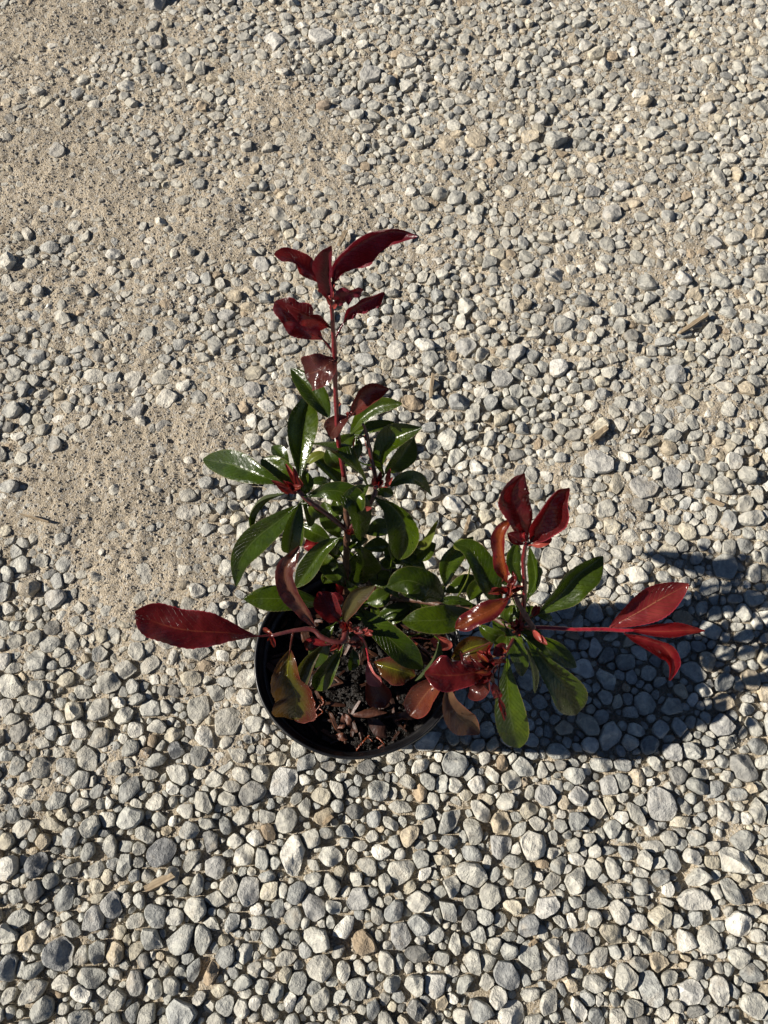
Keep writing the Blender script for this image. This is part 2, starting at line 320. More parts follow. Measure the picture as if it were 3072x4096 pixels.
# ------------------------------------------------------------------ pebbles
rng = np.random.default_rng(11)
FORCED = [  # x, y, radius mm, tint, height factor
(-0.3715,0.2016,11.9,'t',1.5), (-0.3424,0.1896,13.7,'g',1.3), (-0.3235,-0.0636,11.4,'d',1.3), (-0.2920,-0.1385,15.7,'s',1.1), (-0.2492,-0.0969,12.8,'g',1.0), (-0.2647,-0.1087,12.7,'g',1.0), (-0.2080,-0.0538,16.3,'d',0.55), (-0.1584,-0.0654,12.2,'g',0.9), (-0.1248,-0.0863,13.7,'g',0.9), (-0.3371,-0.1482,12.1,'s',1.1), (-0.0971,0.0086,17.7,'l',0.7), (0.2650,-0.0115,17.1,'g',0.9), (0.1114,-0.0282,11.2,'t',1.2), (0.1092,-0.0474,11.5,'g',1.0), (0.1490,-0.0986,12.4,'l',1.0), (0.1312,-0.1147,11.9,'s',1.0), (0.1092,-0.1531,12.8,'s',0.9), (0.1777,-0.1287,11.0,'s',0.9), (0.2720,-0.1674,12.7,'l',0.9), (0.1560,-0.1482,12.1,'g',0.9), (0.1006,-0.1482,9.8,'g',0.9), (0.2159,0.0064,10.5,'g',1.0), (0.1532,-0.0026,10.9,'g',1.3), (0.1865,-0.0026,9.6,'l',1.0), (0.2474,-0.1444,8.2,'t',1.2), (0.2453,0.0131,10.5,'t',0.9), (0.1924,0.8119,12.1,'t',1.3), (0.2088,0.8437,11.7,'g',1.2), (0.3516,0.8735,10.6,'t',1.5), (0.2889,0.6864,14.4,'g',1.0), (0.3033,0.7304,10.7,'l',1.1), (0.2650,0.7203,11.2,'g',1.1), (0.3871,0.9958,12.3,'g',0.9), (0.3662,1.0200,14.2,'g',0.7), (0.4348,0.8625,10.6,'l',1.1), (0.3176,0.7041,9.5,'t',1.1), (0.4680,0.6574,9.9,'t',1.2), (0.4122,0.6460,10.9,'g',1.0), (0.2382,0.3436,17.5,'l',0.6), (0.0956,0.4954,14.4,'g',0.9), (0.0857,0.4203,14.0,'s',1.3), (0.1562,0.4850,11.8,'g',1.2), (0.2034,0.4643,13.3,'l',1.1), (0.2077,0.5932,13.4,'g',1.2), (0.1916,0.5762,8.0,'t',1.2), (0.2861,0.3159,17.8,'g',0.5), (0.3178,0.3271,14.0,'s',0.6), (0.3380,0.4544,13.2,'s',0.9), (0.1367,0.4521,14.2,'g',0.7), (0.3654,0.5885,11.8,'l',1.1), (0.3773,0.5651,10.6,'t',1.2), (0.2515,0.4293,10.1,'s',1.2), (0.2866,0.4133,10.5,'g',1.0), (-0.3257,1.0570,16.3,'g',1.8), (-0.0802,0.8642,10.0,'b',1.3), (-0.1542,0.9829,19.0,'l',0.7), (-0.0903,0.9958,20.3,'l',0.6), (-0.3021,0.7770,8.6,'t',1.2), (-0.0191,0.9231,17.4,'g',0.6), (-0.0439,0.8713,14.7,'s',0.5), (-0.3338,0.6235,10.8,'l',1.2), (-0.1517,0.6086,11.3,'l',0.9), (-0.1506,0.4341,12.6,'g',1.0), (-0.1620,0.4325,10.1,'g',0.9), (-0.2822,0.4069,10.5,'g',1.1), (-0.1894,0.5368,11.5,'g',1.1), (0.0831,0.8021,14.4,'t',0.7), (0.1209,0.8063,16.2,'t',0.6), (-0.2492,0.3881,9.9,'s',1.0), (-0.4250,0.7853,12.6,'s',0.6), (-0.3180,0.9814,11.0,'g',1.2), (-0.2026,0.0383,8.5,'d',1.5), (-0.0649,-0.1006,12.8,'g',0.9), (-0.0242,-0.0924,11.6,'g',0.9), (0.0243,-0.0377,11.1,'t',0.9), (0.0144,-0.1227,11.9,'g',1.0), (0.0449,-0.1617,11.6,'l',0.9), (0.3286,0.1251,11.5,'t',1.1), (0.3682,0.1052,11.0,'t',1.2), (0.2818,0.0360,10.2,'g',1.0), (0.3342,0.0618,12.9,'g',0.9)
]
X0, X1, Y0, Y1 = -0.82, 0.82, -0.45, 1.30
def in_view(x, y, m=0.0):
    hw = 0.3335 + (y + 0.189) * (0.2132 / 1.2487) + m
    return (np.abs(x) < hw) & (y > -0.19 - m) & (y < 1.06 + m)
cell = 0.022
grid = {}
px_, py_, pr_, pf_, pe_, pa_ = [], [], [], [], [], []
def ext(r, e, a, ph):
    """reach of an elongated stone (semi-axes r*e and r/e) in direction ph"""
    c = math.cos(ph - a); s_ = math.sin(ph - a)
    return r / math.sqrt((c / e) ** 2 + (s_ * e) ** 2)
def fits(x, y, r, e, a, k):
    gx_, gy_ = int(x // cell), int(y // cell)
    for i in range(gx_ - 2, gx_ + 3):
        for b in range(gy_ - 2, gy_ + 3):
            for j in grid.get((i, b), ()):
                ddx = px_[j] - x; ddy = py_[j] - y; d2 = ddx * ddx + ddy * ddy
                m = 1.35 * (r + pr_[j])
                if d2 > m * m: continue
                ph = math.atan2(ddy, ddx)
                d = k * (ext(r, e, a, ph) + ext(pr_[j], pe_[j], pa_[j], ph))
                if d2 < d * d: return False
    return True
def put(x, y, r, f, e, a):
    grid.setdefault((int(x // cell), int(y // cell)), []).append(len(px_))
    px_.append(x); py_.append(y); pr_.append(r); pf_.append(f); pe_.append(e); pa_.append(a)
for i, (x, y, r, tn, hf) in enumerate(FORCED):
    e = rng.uniform(1.0, 1.22); a = rng.uniform(0, math.pi)
    if fits(x, y, r / 1000, e, a, 0.8): put(x, y, r / 1000, i, e, a)
for r, n, kk in ((0.0180, 130, 0.90), (0.0150, 800, 0.86), (0.0125, 3200, 0.84), (0.0104, 12000, 0.80), (0.0086, 26000, 0.79), (0.0069, 46000, 0.76), (0.0053, 65000, 0.74), (0.0039, 70000, 0.78)):
    xs = rng.uniform(X0, X1, n); ys = rng.uniform(Y0, Y1, n); js = rng.uniform(0.84, 1.16, n); ps = rng.random(n)
    es = 1.0 + 0.55 * rng.random(n); az = rng.uniform(0, math.pi, n)
    sf = sand_field(xs, ys)
    iv = in_view(xs, ys, 0.03)
    kill = sf * (1.25 if r > 0.012 else 0.92 if r > 0.008 else 0.68 if r > 0.006 else 0.55)
    for x, y, j, p, s, v, e, a in zip(xs, ys, js, ps, kill, iv, es, az):
        if p < min(0.97, s): continue
        if not v and (r < 0.0075 or p < 0.55): continue
        rr = r * j * 0.90 * (1 - 0.10 * min(1.0, max(0.0, (y - 0.12) / 0.5)))
        if fits(x, y, rr, e, a, kk): put(x, y, rr, -1, e, a)
N = len(px_)
PX = np.array(px_); PY = np.array(py_); PR = np.array(pr_); PF = np.array(pf_); PE = np.array(pe_); PA = np.array(pa_)
KN = 14
kd = kdtree.KDTree(N)
for i in range(N): kd.insert((PX[i], PY[i], 0), i)
kd.balance()
NB = np.array([[h[1] for h in kd.find_n((PX[i], PY[i], 0), KN + 1)][1:] for i in range(N)])
SFA = sand_field(PX, PY)
# tints: mostly cool and warm pale greys, some tan, a few brown or slate
PAL = np.array([(0.43, 0.425, 0.395), (0.38, 0.385, 0.37), (0.48, 0.47, 0.435), (0.325, 0.335, 0.335), (0.45, 0.42, 0.35), (0.46, 0.40, 0.31), (0.34, 0.27, 0.195), (0.22, 0.22, 0.215), (0.57, 0.56, 0.53)])
ci = rng.choice(len(PAL), N, p=[0.24, 0.24, 0.17, 0.15, 0.05, 0.025, 0.015, 0.03, 0.08])
TINT = PAL[ci] * rng.uniform(0.80, 1.20, (N, 1)) * np.array((1.06, 1.045, 0.985))
FT = {'g': (0.40, 0.395, 0.37), 'l': (0.55, 0.54, 0.50), 't': (0.49, 0.42, 0.31), 'd': (0.215, 0.22, 0.22), 'b': (0.30, 0.23, 0.17), 's': (0.32, 0.325, 0.315)}
for i in range(N):
    if PF[i] >= 0: TINT[i] = FT[FORCED[PF[i]][3]]
TINT = TINT * (1 - 0.38 * SFA[:, None]) + np.array((0.46, 0.40, 0.31)) * 0.38 * SFA[:, None]
TINT = np.concatenate([TINT, np.ones((N, 1))], axis=1)
FH = np.array([f[4] for f in FORCED] + [0])
def smin(a, b, k):
    h = np.clip(0.5 + 0.5 * (b - a) / k, 0, 1); return b * (1 - h) + a * h - k * h * (1 - h)
def build_stones(sel, MA, rings, rough):
    n = len(sel); th = np.arange(MA) * 2 * math.pi / MA
    X, Y, Rr, E, A, nb = PX[sel], PY[sel], PR[sel], PE[sel], PA[sel], NB[sel]
    dx = PX[nb] - X[:, None]; dy = PY[nb] - Y[:, None]; dd = np.sqrt(dx * dx + dy * dy); ang = np.arctan2(dy, dx)
    def reach(r, e, a, ph): return r / np.sqrt((np.cos(ph - a) / e) ** 2 + (np.sin(ph - a) * e) ** 2)
    ei = reach(Rr[:, None], E[:, None], A[:, None], ang); ej = reach(PR[nb], PE[nb], PA[nb], ang)
    bis = dd * ei / (ei + ej)                                           # where two neighbours meet
    cosm = np.cos(th[None, None, :] - ang[:, :, None])
    gap = rng.uniform(0.0001, 0.0007, n)
    rad = np.where(cosm > 0.05, (bis - gap[:, None])[:, :, None] / np.maximum(cosm, 0.05), 9.0).min(axis=1)
    cap = 1.38 * reach(Rr[:, None], E[:, None], A[:, None], th[None, :])
    chip = rng.random(n) < 0.74 + 0.22 * np.clip(Y / 0.5, 0, 1)          # broken stones, more of them farther back
    a1 = rng.uniform(0, 2 * math.pi, n)
    for k in range(6):                                                  # straight chipped sides
        a0 = np.where(chip, a1 + k * 1.18 + rng.uniform(-0.45, 0.45, n), rng.uniform(0, 2 * math.pi, n))
        d0 = np.where(chip, rng.uniform(0.66, 1.18, n), rng.uniform(0.85, 1.35, n)) * reach(Rr, E, A, a0)
        cc = np.cos(th[None, :] - a0[:, None])
        cap = np.minimum(cap, np.where(cc > 0.1, d0[:, None] / np.maximum(cc, 0.1), 9.0))
    rad = np.minimum(rad, cap)
    sm = np.where(chip, 0.015, 0.12)[:, None]; rad = (1 - 2 * sm) * rad + sm * (np.roll(rad, 1, 1) + np.roll(rad, -1, 1))
    rad = rad * (1 + rough * (rng.random((n, MA)) - 0.5))
    RM = rad.mean(axis=1); SF = SFA[sel]
    hgt = RM * rng.uniform(0.60, 1.25, n) * (1.0 - 0.66 * SF)
    proud = rng.random(n) < 0.09
    hgt = np.where(proud, RM * rng.uniform(0.9, 1.4, n), hgt)
    hgt = np.where(PF[sel] >= 0, RM * FH[PF[sel]] * 0.9, hgt)
    z0 = -0.0070 * (1 - SF) + 0.0045 * (vnoise(X, Y, 0.035, 1) - 0.5) + rng.uniform(-0.0018, 0.0012, n) - 0.0016 * SF - 0.0045 * (1 - SF) * np.clip(1 - Rr / 0.0085, 0, 1)
    NR = len(rings)
    lx = rad[:, None, :] * rings[None, :, None] * np.cos(th)[None, None, :]
    ly = rad[:, None, :] * rings[None, :, None] * np.sin(th)[None, None, :]
    pw = np.where(chip, rng.uniform(4.5, 10.0, n), rng.uniform(2.8, 5.0, n)); rc = np.minimum(rings, 1.0)
    dome = (1 - rc[None, :] ** pw[:, None]) ** (1 / rng.uniform(1.5, 2.3, n)[:, None])
    zz = np.repeat(dome[:, :, None], MA, axis=2)
    ux = lx / RM[:, None, None]; uy = ly / RM[:, None, None]; top = np.ones(n)
    for k in range(5):                                                  # worn facets
        a0 = rng.uniform(0, 2 * math.pi, n); sl = rng.uniform(0.05, 0.85, n) * (1 if k else 0.35); c0 = rng.uniform(0.50, 0.98, n)
        pl = c0[:, None, None] - sl[:, None, None] * (ux * np.cos(a0)[:, None, None] + uy * np.sin(a0)[:, None, None])
        kq = 0.03 if k else 0.05; zz = smin(zz, pl, kq); top = smin(top, c0, kq)
    tx = rng.uniform(-0.24, 0.24, n); ty = rng.uniform(-0.28, 0.28, n)
    zz = zz + (tx[:, None, None] * ux + ty[:, None, None] * uy) * (1 - rc[None, :, None] ** 3)
    wx = lx + X[:, None, None]; wy = ly + Y[:, None, None]
    zz = zz + 0.26 * (vnoise(wx, wy, 0.0065, 21) - 0.5) * (1 - rc[None, :, None] ** 6)
    top = top + 0.26 * (vnoise(X, Y, 0.0065, 21) - 0.5)
    zz = np.maximum(zz, -0.05) * hgt[:, None, None]
    zz[:, NR - 2, :] = -0.10 * hgt[:, None] - 0.0006
    zz[:, NR - 1, :] = -0.0085
    VV = np.concatenate([np.stack([lx, ly, zz], axis=-1).reshape(n, NR * MA, 3), np.stack([np.zeros(n), np.zeros(n), top * hgt], axis=-1)[:, None, :]], axis=1)
    qs = [(r * MA + m, (r + 1) * MA + m, (r + 1) * MA + (m + 1) % MA, r * MA + (m + 1) % MA) for r in range(NR - 1) for m in range(MA)]
    return VV, np.array(qs), np.array([(NR * MA, m, (m + 1) % MA) for m in range(MA)]), np.stack([X, Y, z0], -1)
# the 300 that show largest are pieces of their own; the rest is one mass
slant = np.sqrt(PX ** 2 + PY ** 2 + 0.78 ** 2)
hidden = ((PX + 0.02) / 0.07) ** 2 + ((PY - 0.10) / 0.07) ** 2 < 1
size = np.where(in_view(PX, PY, -0.004) & ~hidden, PR / slant, 0)
size[PF >= 0] += 0.02
keep = ~(((PX + 0.021) / 0.070) ** 2 + ((PY - 0.102) / 0.067) ** 2 < 1)      # nothing under the pot
big = np.array([i for i in np.argsort(-size) if keep[i]][:300])
VV, QT, TT, LOC = build_stones(big, 24, np.array([0.28, 0.52, 0.72, 0.86, 0.95, 0.995, 1.0, 0.86]), 0.03)
for k, i in enumerate(big):
    m_ = mesh_from('pebble', VV[k], QT, TT); m_.set_sharp_from_angle(angle=R(34)); set_tint(m_, np.repeat(TINT[i][None], len(VV[k]), 0))
    link('pebble', m_, M_PEB, ground, tuple(LOC[k]))
isbig = np.zeros(N, bool); isbig[big] = True
near = in_view(PX, PY, 0.02)
AV, AQ, AT, AC = [], [], [], []; nv_ = 0
for sel, MA, rg_ in ((np.where(~isbig & keep & near & (PR > 0.0072))[0], 16, np.array([0.40, 0.70, 0.90, 0.985, 1.0, 0.86])),
                     (np.where(~isbig & keep & ~(near & (PR > 0.0072)))[0], 10, np.array([0.50, 0.84, 0.985, 1.0, 0.86]))):
    VV, QT, TT, LOC = build_stones(sel, MA, rg_, 0.05)
    nv = VV.shape[1]; bs = nv_ + np.arange(len(sel)) * nv
    AV.append((VV + LOC[:, None, :]).reshape(-1, 3)); AQ.append((QT[None] + bs[:, None, None]).reshape(-1, 4)); AT.append((TT[None] + bs[:, None, None]).reshape(-1, 3))
    AC.append(np.repeat(TINT[sel], nv, axis=0)); nv_ += nv * len(sel)
m_ = mesh_from('small_pebbles', np.concatenate(AV), np.concatenate(AQ), np.concatenate(AT)); m_.set_sharp_from_angle(angle=R(38))
set_tint(m_, np.concatenate(AC))
tag(link('small_pebbles', m_, M_PEB, ground), 'small pale grey pebbles packed between the larger stones', kind='stuff')
print('STONES', N, 'tris', sum(len(q) for q in AQ) * 2 + sum(len(q) for q in AT), 'in view', int(in_view(PX, PY).sum()))

# grit: broken chips of a few millimetres lying in the sand
t_ = (1 + 5 ** 0.5) / 2
ICO = np.array([(-1, t_, 0), (1, t_, 0), (-1, -t_, 0), (1, -t_, 0), (0, -1, t_), (0, 1, t_), (0, -1, -t_), (0, 1, -t_), (t_, 0, -1), (t_, 0, 1), (-t_, 0, -1), (-t_, 0, 1)]) / math.sqrt(1 + t_ * t_)
ICF = np.array([(0, 11, 5), (0, 5, 1), (0, 1, 7), (0, 7, 10), (0, 10, 11), (1, 5, 9), (5, 11, 4), (11, 10, 2), (10, 7, 6), (7, 1, 8), (3, 9, 4), (3, 4, 2), (3, 2, 6), (3, 6, 8), (3, 8, 9), (4, 9, 5), (2, 4, 11), (6, 2, 10), (8, 6, 7), (9, 8, 1)])
def rocks(n, x, y, z, s, flat, rg):
    v = ICO[None] * rg.uniform(0.72, 1.15, (n, 12, 1))
    q = rg.normal(size=(n, 4)); q /= np.linalg.norm(q, axis=1)[:, None]
    w, a, b, c = q.T
    Rm = np.stack([1 - 2 * (b * b + c * c), 2 * (a * b - c * w), 2 * (a * c + b * w), 2 * (a * b + c * w), 1 - 2 * (a * a + c * c), 2 * (b * c - a * w), 2 * (a * c - b * w), 2 * (b * c + a * w), 1 - 2 * (a * a + b * b)], axis=-1).reshape(n, 3, 3)
    v = np.einsum('nij,nkj->nki', Rm, v * np.stack([np.ones(n), rg.uniform(0.6, 1, n), rg.uniform(0.5, 0.9, n)], -1)[:, None, :])
    v[:, :, 2] *= flat
    return v * s[:, None, None] + np.stack([x, y, z], -1)[:, None, :]
NG = 15000
hx = rng.uniform(-0.62, 0.62, NG * 2); hy = rng.uniform(-0.24, 1.12, NG * 2)
ok = in_view(hx, hy, 0.06) & ~(((hx + 0.021) / 0.066) ** 2 + ((hy - 0.102) / 0.063) ** 2 < 1)
hx = hx[ok][:NG]; hy = hy[ok][:NG]; NG = len(hx)
hs = 0.0008 + 0.0024 * rng.random(NG) ** 2.2
hv = rocks(NG, hx, hy, sand_z(hx, hy) + hs * 0.15, hs, 0.8, rng)
NO = 60000
ox = rng.uniform(-0.60, 0.60, NO * 2); oy = rng.uniform(-0.22, 1.10, NO * 2)
ok = in_view(ox, oy, 0.03) & ~(((ox + 0.021) / 0.066) ** 2 + ((oy - 0.102) / 0.063) ** 2 < 1)
ox = ox[ok][:NO]; oy = oy[ok][:NO]; NO = len(ox)
osz = 0.0006 + 0.0012 * rng.random(NO) ** 1.6
OCT = np.array([(1, 0, 0), (-1, 0, 0), (0, 1, 0), (0, -1, 0), (0, 0, 1), (0, 0, -1)], float); OCF = np.array([(0, 2, 4), (2, 1, 4), (1, 3, 4), (3, 0, 4), (2, 0, 5), (1, 2, 5), (3, 1, 5), (0, 3, 5)])
oa = rng.uniform(0, 6.283, NO); ov = OCT[None] * rng.uniform(0.6, 1.2, (NO, 6, 1))
ov = ov + rng.uniform(-0.25, 0.25, (NO, 6, 3))
ov = np.stack([ov[..., 0] * np.cos(oa)[:, None] - ov[..., 1] * np.sin(oa)[:, None], ov[..., 0] * np.sin(oa)[:, None] + ov[..., 1] * np.cos(oa)[:, None], ov[..., 2] * 0.8], -1) * osz[:, None, None]
ov = ov + np.stack([ox, oy, sand_z(ox, oy) + osz * 0.3], -1)[:, None, :]
GV = np.concatenate([hv.reshape(-1, 3), ov.reshape(-1, 3)])
GT = np.concatenate([(ICF[None] + (np.arange(NG) * 12)[:, None, None]).reshape(-1, 3), (OCF[None] + (NG * 12 + np.arange(NO) * 6)[:, None, None]).reshape(-1, 3)])
m_ = mesh_from('grit', GV, None, GT, smooth=False)
gt = PAL[rng.choice(len(PAL), NG + NO)] * rng.uniform(0.75, 1.12, (NG + NO, 1)); gt = 0.5 * gt + 0.5 * np.array((0.50, 0.43, 0.325))
gt = np.concatenate([gt, np.ones((NG + NO, 1))], 1)
set_tint(m_, np.concatenate([np.repeat(gt[:NG], 12, axis=0), np.repeat(gt[NG:], 6, axis=0)]))
tag(link('grit', m_, M_PEB, ground), 'fine stone grit scattered over the sand', kind='stuff')

# ------------------------------------------------------------------ nursery pot
POT = np.array((-0.021, 0.102, 0.0)); PSX, PSY = 1.0, 0.955
def lathe(profile, n, dent=0.0):
    a = np.arange(n) * 2 * math.pi / n
    V = []
    for (r, z) in profile:
        rr = r + dent * (np.sin(2 * a + 0.6) + 0.5 * np.sin(3 * a + 2.0) + 0.25 * np.sin(7 * a + 1.0))
        V.append(np.stack([POT[0] + rr * np.cos(a) * PSX, POT[1] + rr * np.sin(a) * PSY, np.full(n, z)], -1))
    V = np.concatenate(V); q = []
    for k in range(len(profile) - 1):
        for i in range(n):
            q.append((k * n + i, k * n + (i + 1) % n, (k + 1) * n + (i + 1) % n, (k + 1) * n + i))
    return V, q
pot = bpy.data.objects.new('plant_pot', None); COL.objects.link(pot); pot.location = tuple(POT); pot.empty_display_size = 0.05
tag(pot, 'round black plastic nursery pot standing on the gravel', 'plant pot')
V, q = lathe([(0.0, 0.004), (0.060, 0.004), (0.0635, 0.0005), (0.0655, 0.004), (0.0745, 0.118), (0.0762, 0.121), (0.0785, 0.1512), (0.0768, 0.1512), (0.0730, 0.121), (0.0640, 0.010), (0.0, 0.010)], 96, 0.0007)
part('pot_wall', V, q, None, M_POT, pot, origin=POT)
V, q = lathe([(0.0770, 0.1514), (0.0800, 0.1514), (0.0816, 0.1520), (0.0824, 0.1545), (0.0826, 0.1580), (0.0829, 0.1622), (0.0826, 0.1640), (0.0818, 0.1648), (0.0808, 0.1646), (0.0802, 0.1632), (0.0797, 0.1590), (0.0790, 0.1575), (0.0772, 0.1545), (0.0770, 0.1514)], 128, 0.0007)
part('rim', V, q, None, M_POT, pot, origin=POT)

# ------------------------------------------------------------------ compost in the pot
SZ = 0.1385
def soil_z(x, y):
    return SZ + 0.006 * (vnoise(x, y, 0.022, 31) - 0.5) + 0.005 * (vnoise(x, y, 0.008, 32) - 0.5) + 0.003 * (vnoise(x, y, 0.0035, 33) - 0.5)
soil = bpy.data.objects.new('potting_soil', None); COL.objects.link(soil); soil.location = (POT[0], POT[1], SZ)
tag(soil, 'dark wet potting compost with bark filling the black pot', 'soil')
na, nr = 150, 44
rr = np.linspace(0.0005, 0.0752, nr); aa = np.arange(na) * 2 * math.pi / na
RX = POT[0] + rr[:, None] * np.cos(aa) * PSX; RY = POT[1] + rr[:, None] * np.sin(aa) * PSY
SV = np.stack([RX, RY, soil_z(RX, RY)], -1).reshape(-1, 3)
ii = np.arange(nr * na).reshape(nr, na)
SQ = np.stack([ii[:-1], np.roll(ii, -1, 1)[:-1], np.roll(ii, -1, 1)[1:], ii[1:]], -1).reshape(-1, 4)
part('compost', SV, SQ, None, M_SOIL, soil, origin=(POT[0], POT[1], SZ))
NC = 1500
ca_ = rng.uniform(0, 2 * math.pi, NC); cr = 0.0735 * np.sqrt(rng.random(NC))
cx = POT[0] + cr * np.cos(ca_); cy = POT[1] + cr * np.sin(ca_) * PSY; cs = rng.uniform(0.0007, 0.0026, NC)
cv = rocks(NC, cx, cy, soil_z(cx, cy) + cs * 0.3, cs, 0.8, rng)
o = part('crumbs', cv.reshape(-1, 3), None, (ICF[None] + (np.arange(NC) * 12)[:, None, None]).reshape(-1, 3), M_SOIL, soil, smooth=False)
tag(o, 'black compost crumbs', kind='stuff')
rnd = random.Random(5)
def sliver(L, W, T, rg, bend=0.0, nseg=4):
    """a broken splinter: tapering, split ends, slightly bent"""
    V = []; 
    for i in range(nseg + 1):
        u = i / nseg; w = W * (0.55 + 0.45 * math.sin(math.pi * (0.15 + 0.7 * u))) * rg.uniform(0.85, 1.1)
        x = (u - 0.5) * L; z = bend * (1 - (2 * u - 1) ** 2); y0 = rg.uniform(-0.06, 0.06) * W
        for (sy, sz) in ((-1, -0.5), (-0.8, 0.5), (0.7, 0.6), (1, -0.4)):
            V.append((x + rg.uniform(-0.05, 0.05) * L * (1 if i in (0, nseg) else 0.2), y0 + sy * w / 2, z + sz * T * rg.uniform(0.7, 1.2)))
    q = []
    for i in range(nseg):
        for k in range(4): q.append((i * 4 + k, i * 4 + (k + 1) % 4, (i + 1) * 4 + (k + 1) % 4, (i + 1) * 4 + k))
    q += [(3, 2, 1, 0), tuple(nseg * 4 + k for k in range(4))]
    return V, q
chip_meshes = []
for k in range(10):
    V, q = sliver(0.012, 0.0034, 0.0014, rnd, rnd.uniform(0, 0.0008))
    m_ = mesh_from('bark_chip', V, q, None, smooth=False); m_.materials.append(M_CHIP); chip_meshes.append(m_)
for k in range(150):
    a = rnd.uniform(0, 2 * math.pi); r = 0.071 * math.sqrt(rnd.random())
    x = POT[0] + r * math.cos(a); y = POT[1] + r * math.sin(a) * PSY
    o = bpy.data.objects.new('bark_chip', rnd.choice(chip_meshes)); COL.objects.link(o); o.parent = soil
    s = rnd.uniform(0.4, 1.45)
    o.location = (x - POT[0], y - POT[1], float(soil_z(x, y)) - SZ + 0.0012 + rnd.uniform(0, 0.001))
    o.rotation_euler = (rnd.uniform(-0.5, 0.5), rnd.uniform(-0.35, 0.35), rnd.uniform(0, 6.28)); o.scale = (s, s * rnd.uniform(0.6, 1.5), s)
pm = mesh_from('perlite_grain', ICO * np.array((0.0011, 0.001, 0.0009)), None, ICF); pm.materials.append(M_PERL)
for k in range(8):
    a = rnd.uniform(0, 2 * math.pi); r = 0.068 * math.sqrt(rnd.random())
    x = POT[0] + r * math.cos(a); y = POT[1] + r * math.sin(a) * PSY
    o = bpy.data.objects.new('perlite_grain', pm); COL.objects.link(o); o.parent = soil
    o.location = (x - POT[0], y - POT[1], float(soil_z(x, y)) - SZ + 0.0009); o.rotation_euler = (rnd.random() * 3, rnd.random() * 3, 0)
    s = rnd.uniform(0.5, 1.0); o.scale = (s, s, s)

# ------------------------------------------------------------------ measured shrub (millimetres, world space)
STEMS = [
  ('main','main_stem','wood',[(-32.0,136.4,138.0,3.0),(-31.3,148.9,168.0,2.8),(-28.4,172.2,225.0,2.5),(-26.7,179.3,250.0,2.4),(-27.5,204.9,290.0,1.8)]),
  ('top','branch','red',[(-27.5,204.7,290.0,1.8),(-30.3,219.7,320.0,1.6),(-30.0,233.3,355.0,1.5),(-29.3,245.0,385.0,1.4),(-28.7,250.0,420.0,1.2),(-29.2,251.5,430.0,1.0)]),
  ('left','branch','maroon',[(-27.2,179.1,250.0,1.9),(-40.7,185.7,266.0,1.9),(-53.9,191.0,282.0,1.8),(-59.0,195.1,288.0,1.7)]),
  ('rup','branch','maroon',[(-26.4,178.7,250.0,1.8),(-14.9,186.1,265.0,1.8),(-7.0,193.6,280.0,1.7),(-5.7,201.0,288.0,1.7),(-8.7,213.7,305.0,1.4),(-11.7,222.9,320.0,1.2),(-13.9,226.4,327.0,0.8)]),
  ('smallup','branch','maroon',[(-30.1,223.0,318.0,1.1),(-26.5,226.9,328.0,1.0),(-21.8,227.6,336.0,0.9),(-20.2,228.0,338.0,0.7)]),
  ('lowleft','branch','maroon',[(-31.3,146.3,162.0,2.0),(-28.6,128.2,190.0,2.1),(-27.8,112.8,215.0,2.4),(-31.3,102.1,222.0,2.1),(-44.5,105.4,224.0,1.9),(-51.6,110.9,225.0,1.8),(-63.7,110.3,226.0,1.6),(-81.4,106.3,226.0,1.3)]),
  ('right','branch','wood',[(-31.2,149.4,166.0,2.3),(-9.3,145.8,180.0,2.4),(6.0,142.6,192.0,2.4),(18.9,140.0,200.0,2.3),(41.3,133.1,210.0,2.2),(72.1,123.9,222.0,2.1),(88.0,113.3,232.0,2.0),(96.9,109.2,236.0,2.0)]),
  ('rshootup','branch','red',[(96.0,110.5,236.0,1.7),(97.3,120.1,252.0,1.6),(95.0,131.7,275.0,1.5),(90.9,140.5,297.0,1.4),(89.1,146.8,318.0,1.2)]),
  ('rshootright','branch','bright',[(96.4,109.5,236.0,1.6),(111.5,110.3,236.0,1.5),(136.0,109.4,234.0,1.4),(160.4,110.2,230.0,1.5),(170.8,109.6,229.0,1.5),(181.0,109.8,229.0,1.2)]),
  ('rlow','branch','maroon',[(95.9,108.5,236.0,1.5),(88.5,97.2,248.0,1.3),(79.2,84.6,256.0,1.2),(70.8,77.4,262.0,1.2)]),
  ('stub','cut_stub','dead',[(86.6,129.6,272.0,1.3),(92.4,121.7,262.0,1.7),(105.2,107.8,243.0,1.9)]),
  ('thin','branch','bright',[(-5.5,139.9,168.0,0.9),(11.8,121.2,172.0,1.0),(23.2,112.2,172.0,1.0),(33.6,105.3,168.0,0.9)]),
  ('thinred','branch','bright',[(-21.6,112.3,213.0,0.8),(-15.1,106.6,205.0,0.8),(-12.5,99.3,195.0,0.8),(-11.5,94.0,188.0,0.9)]),
]
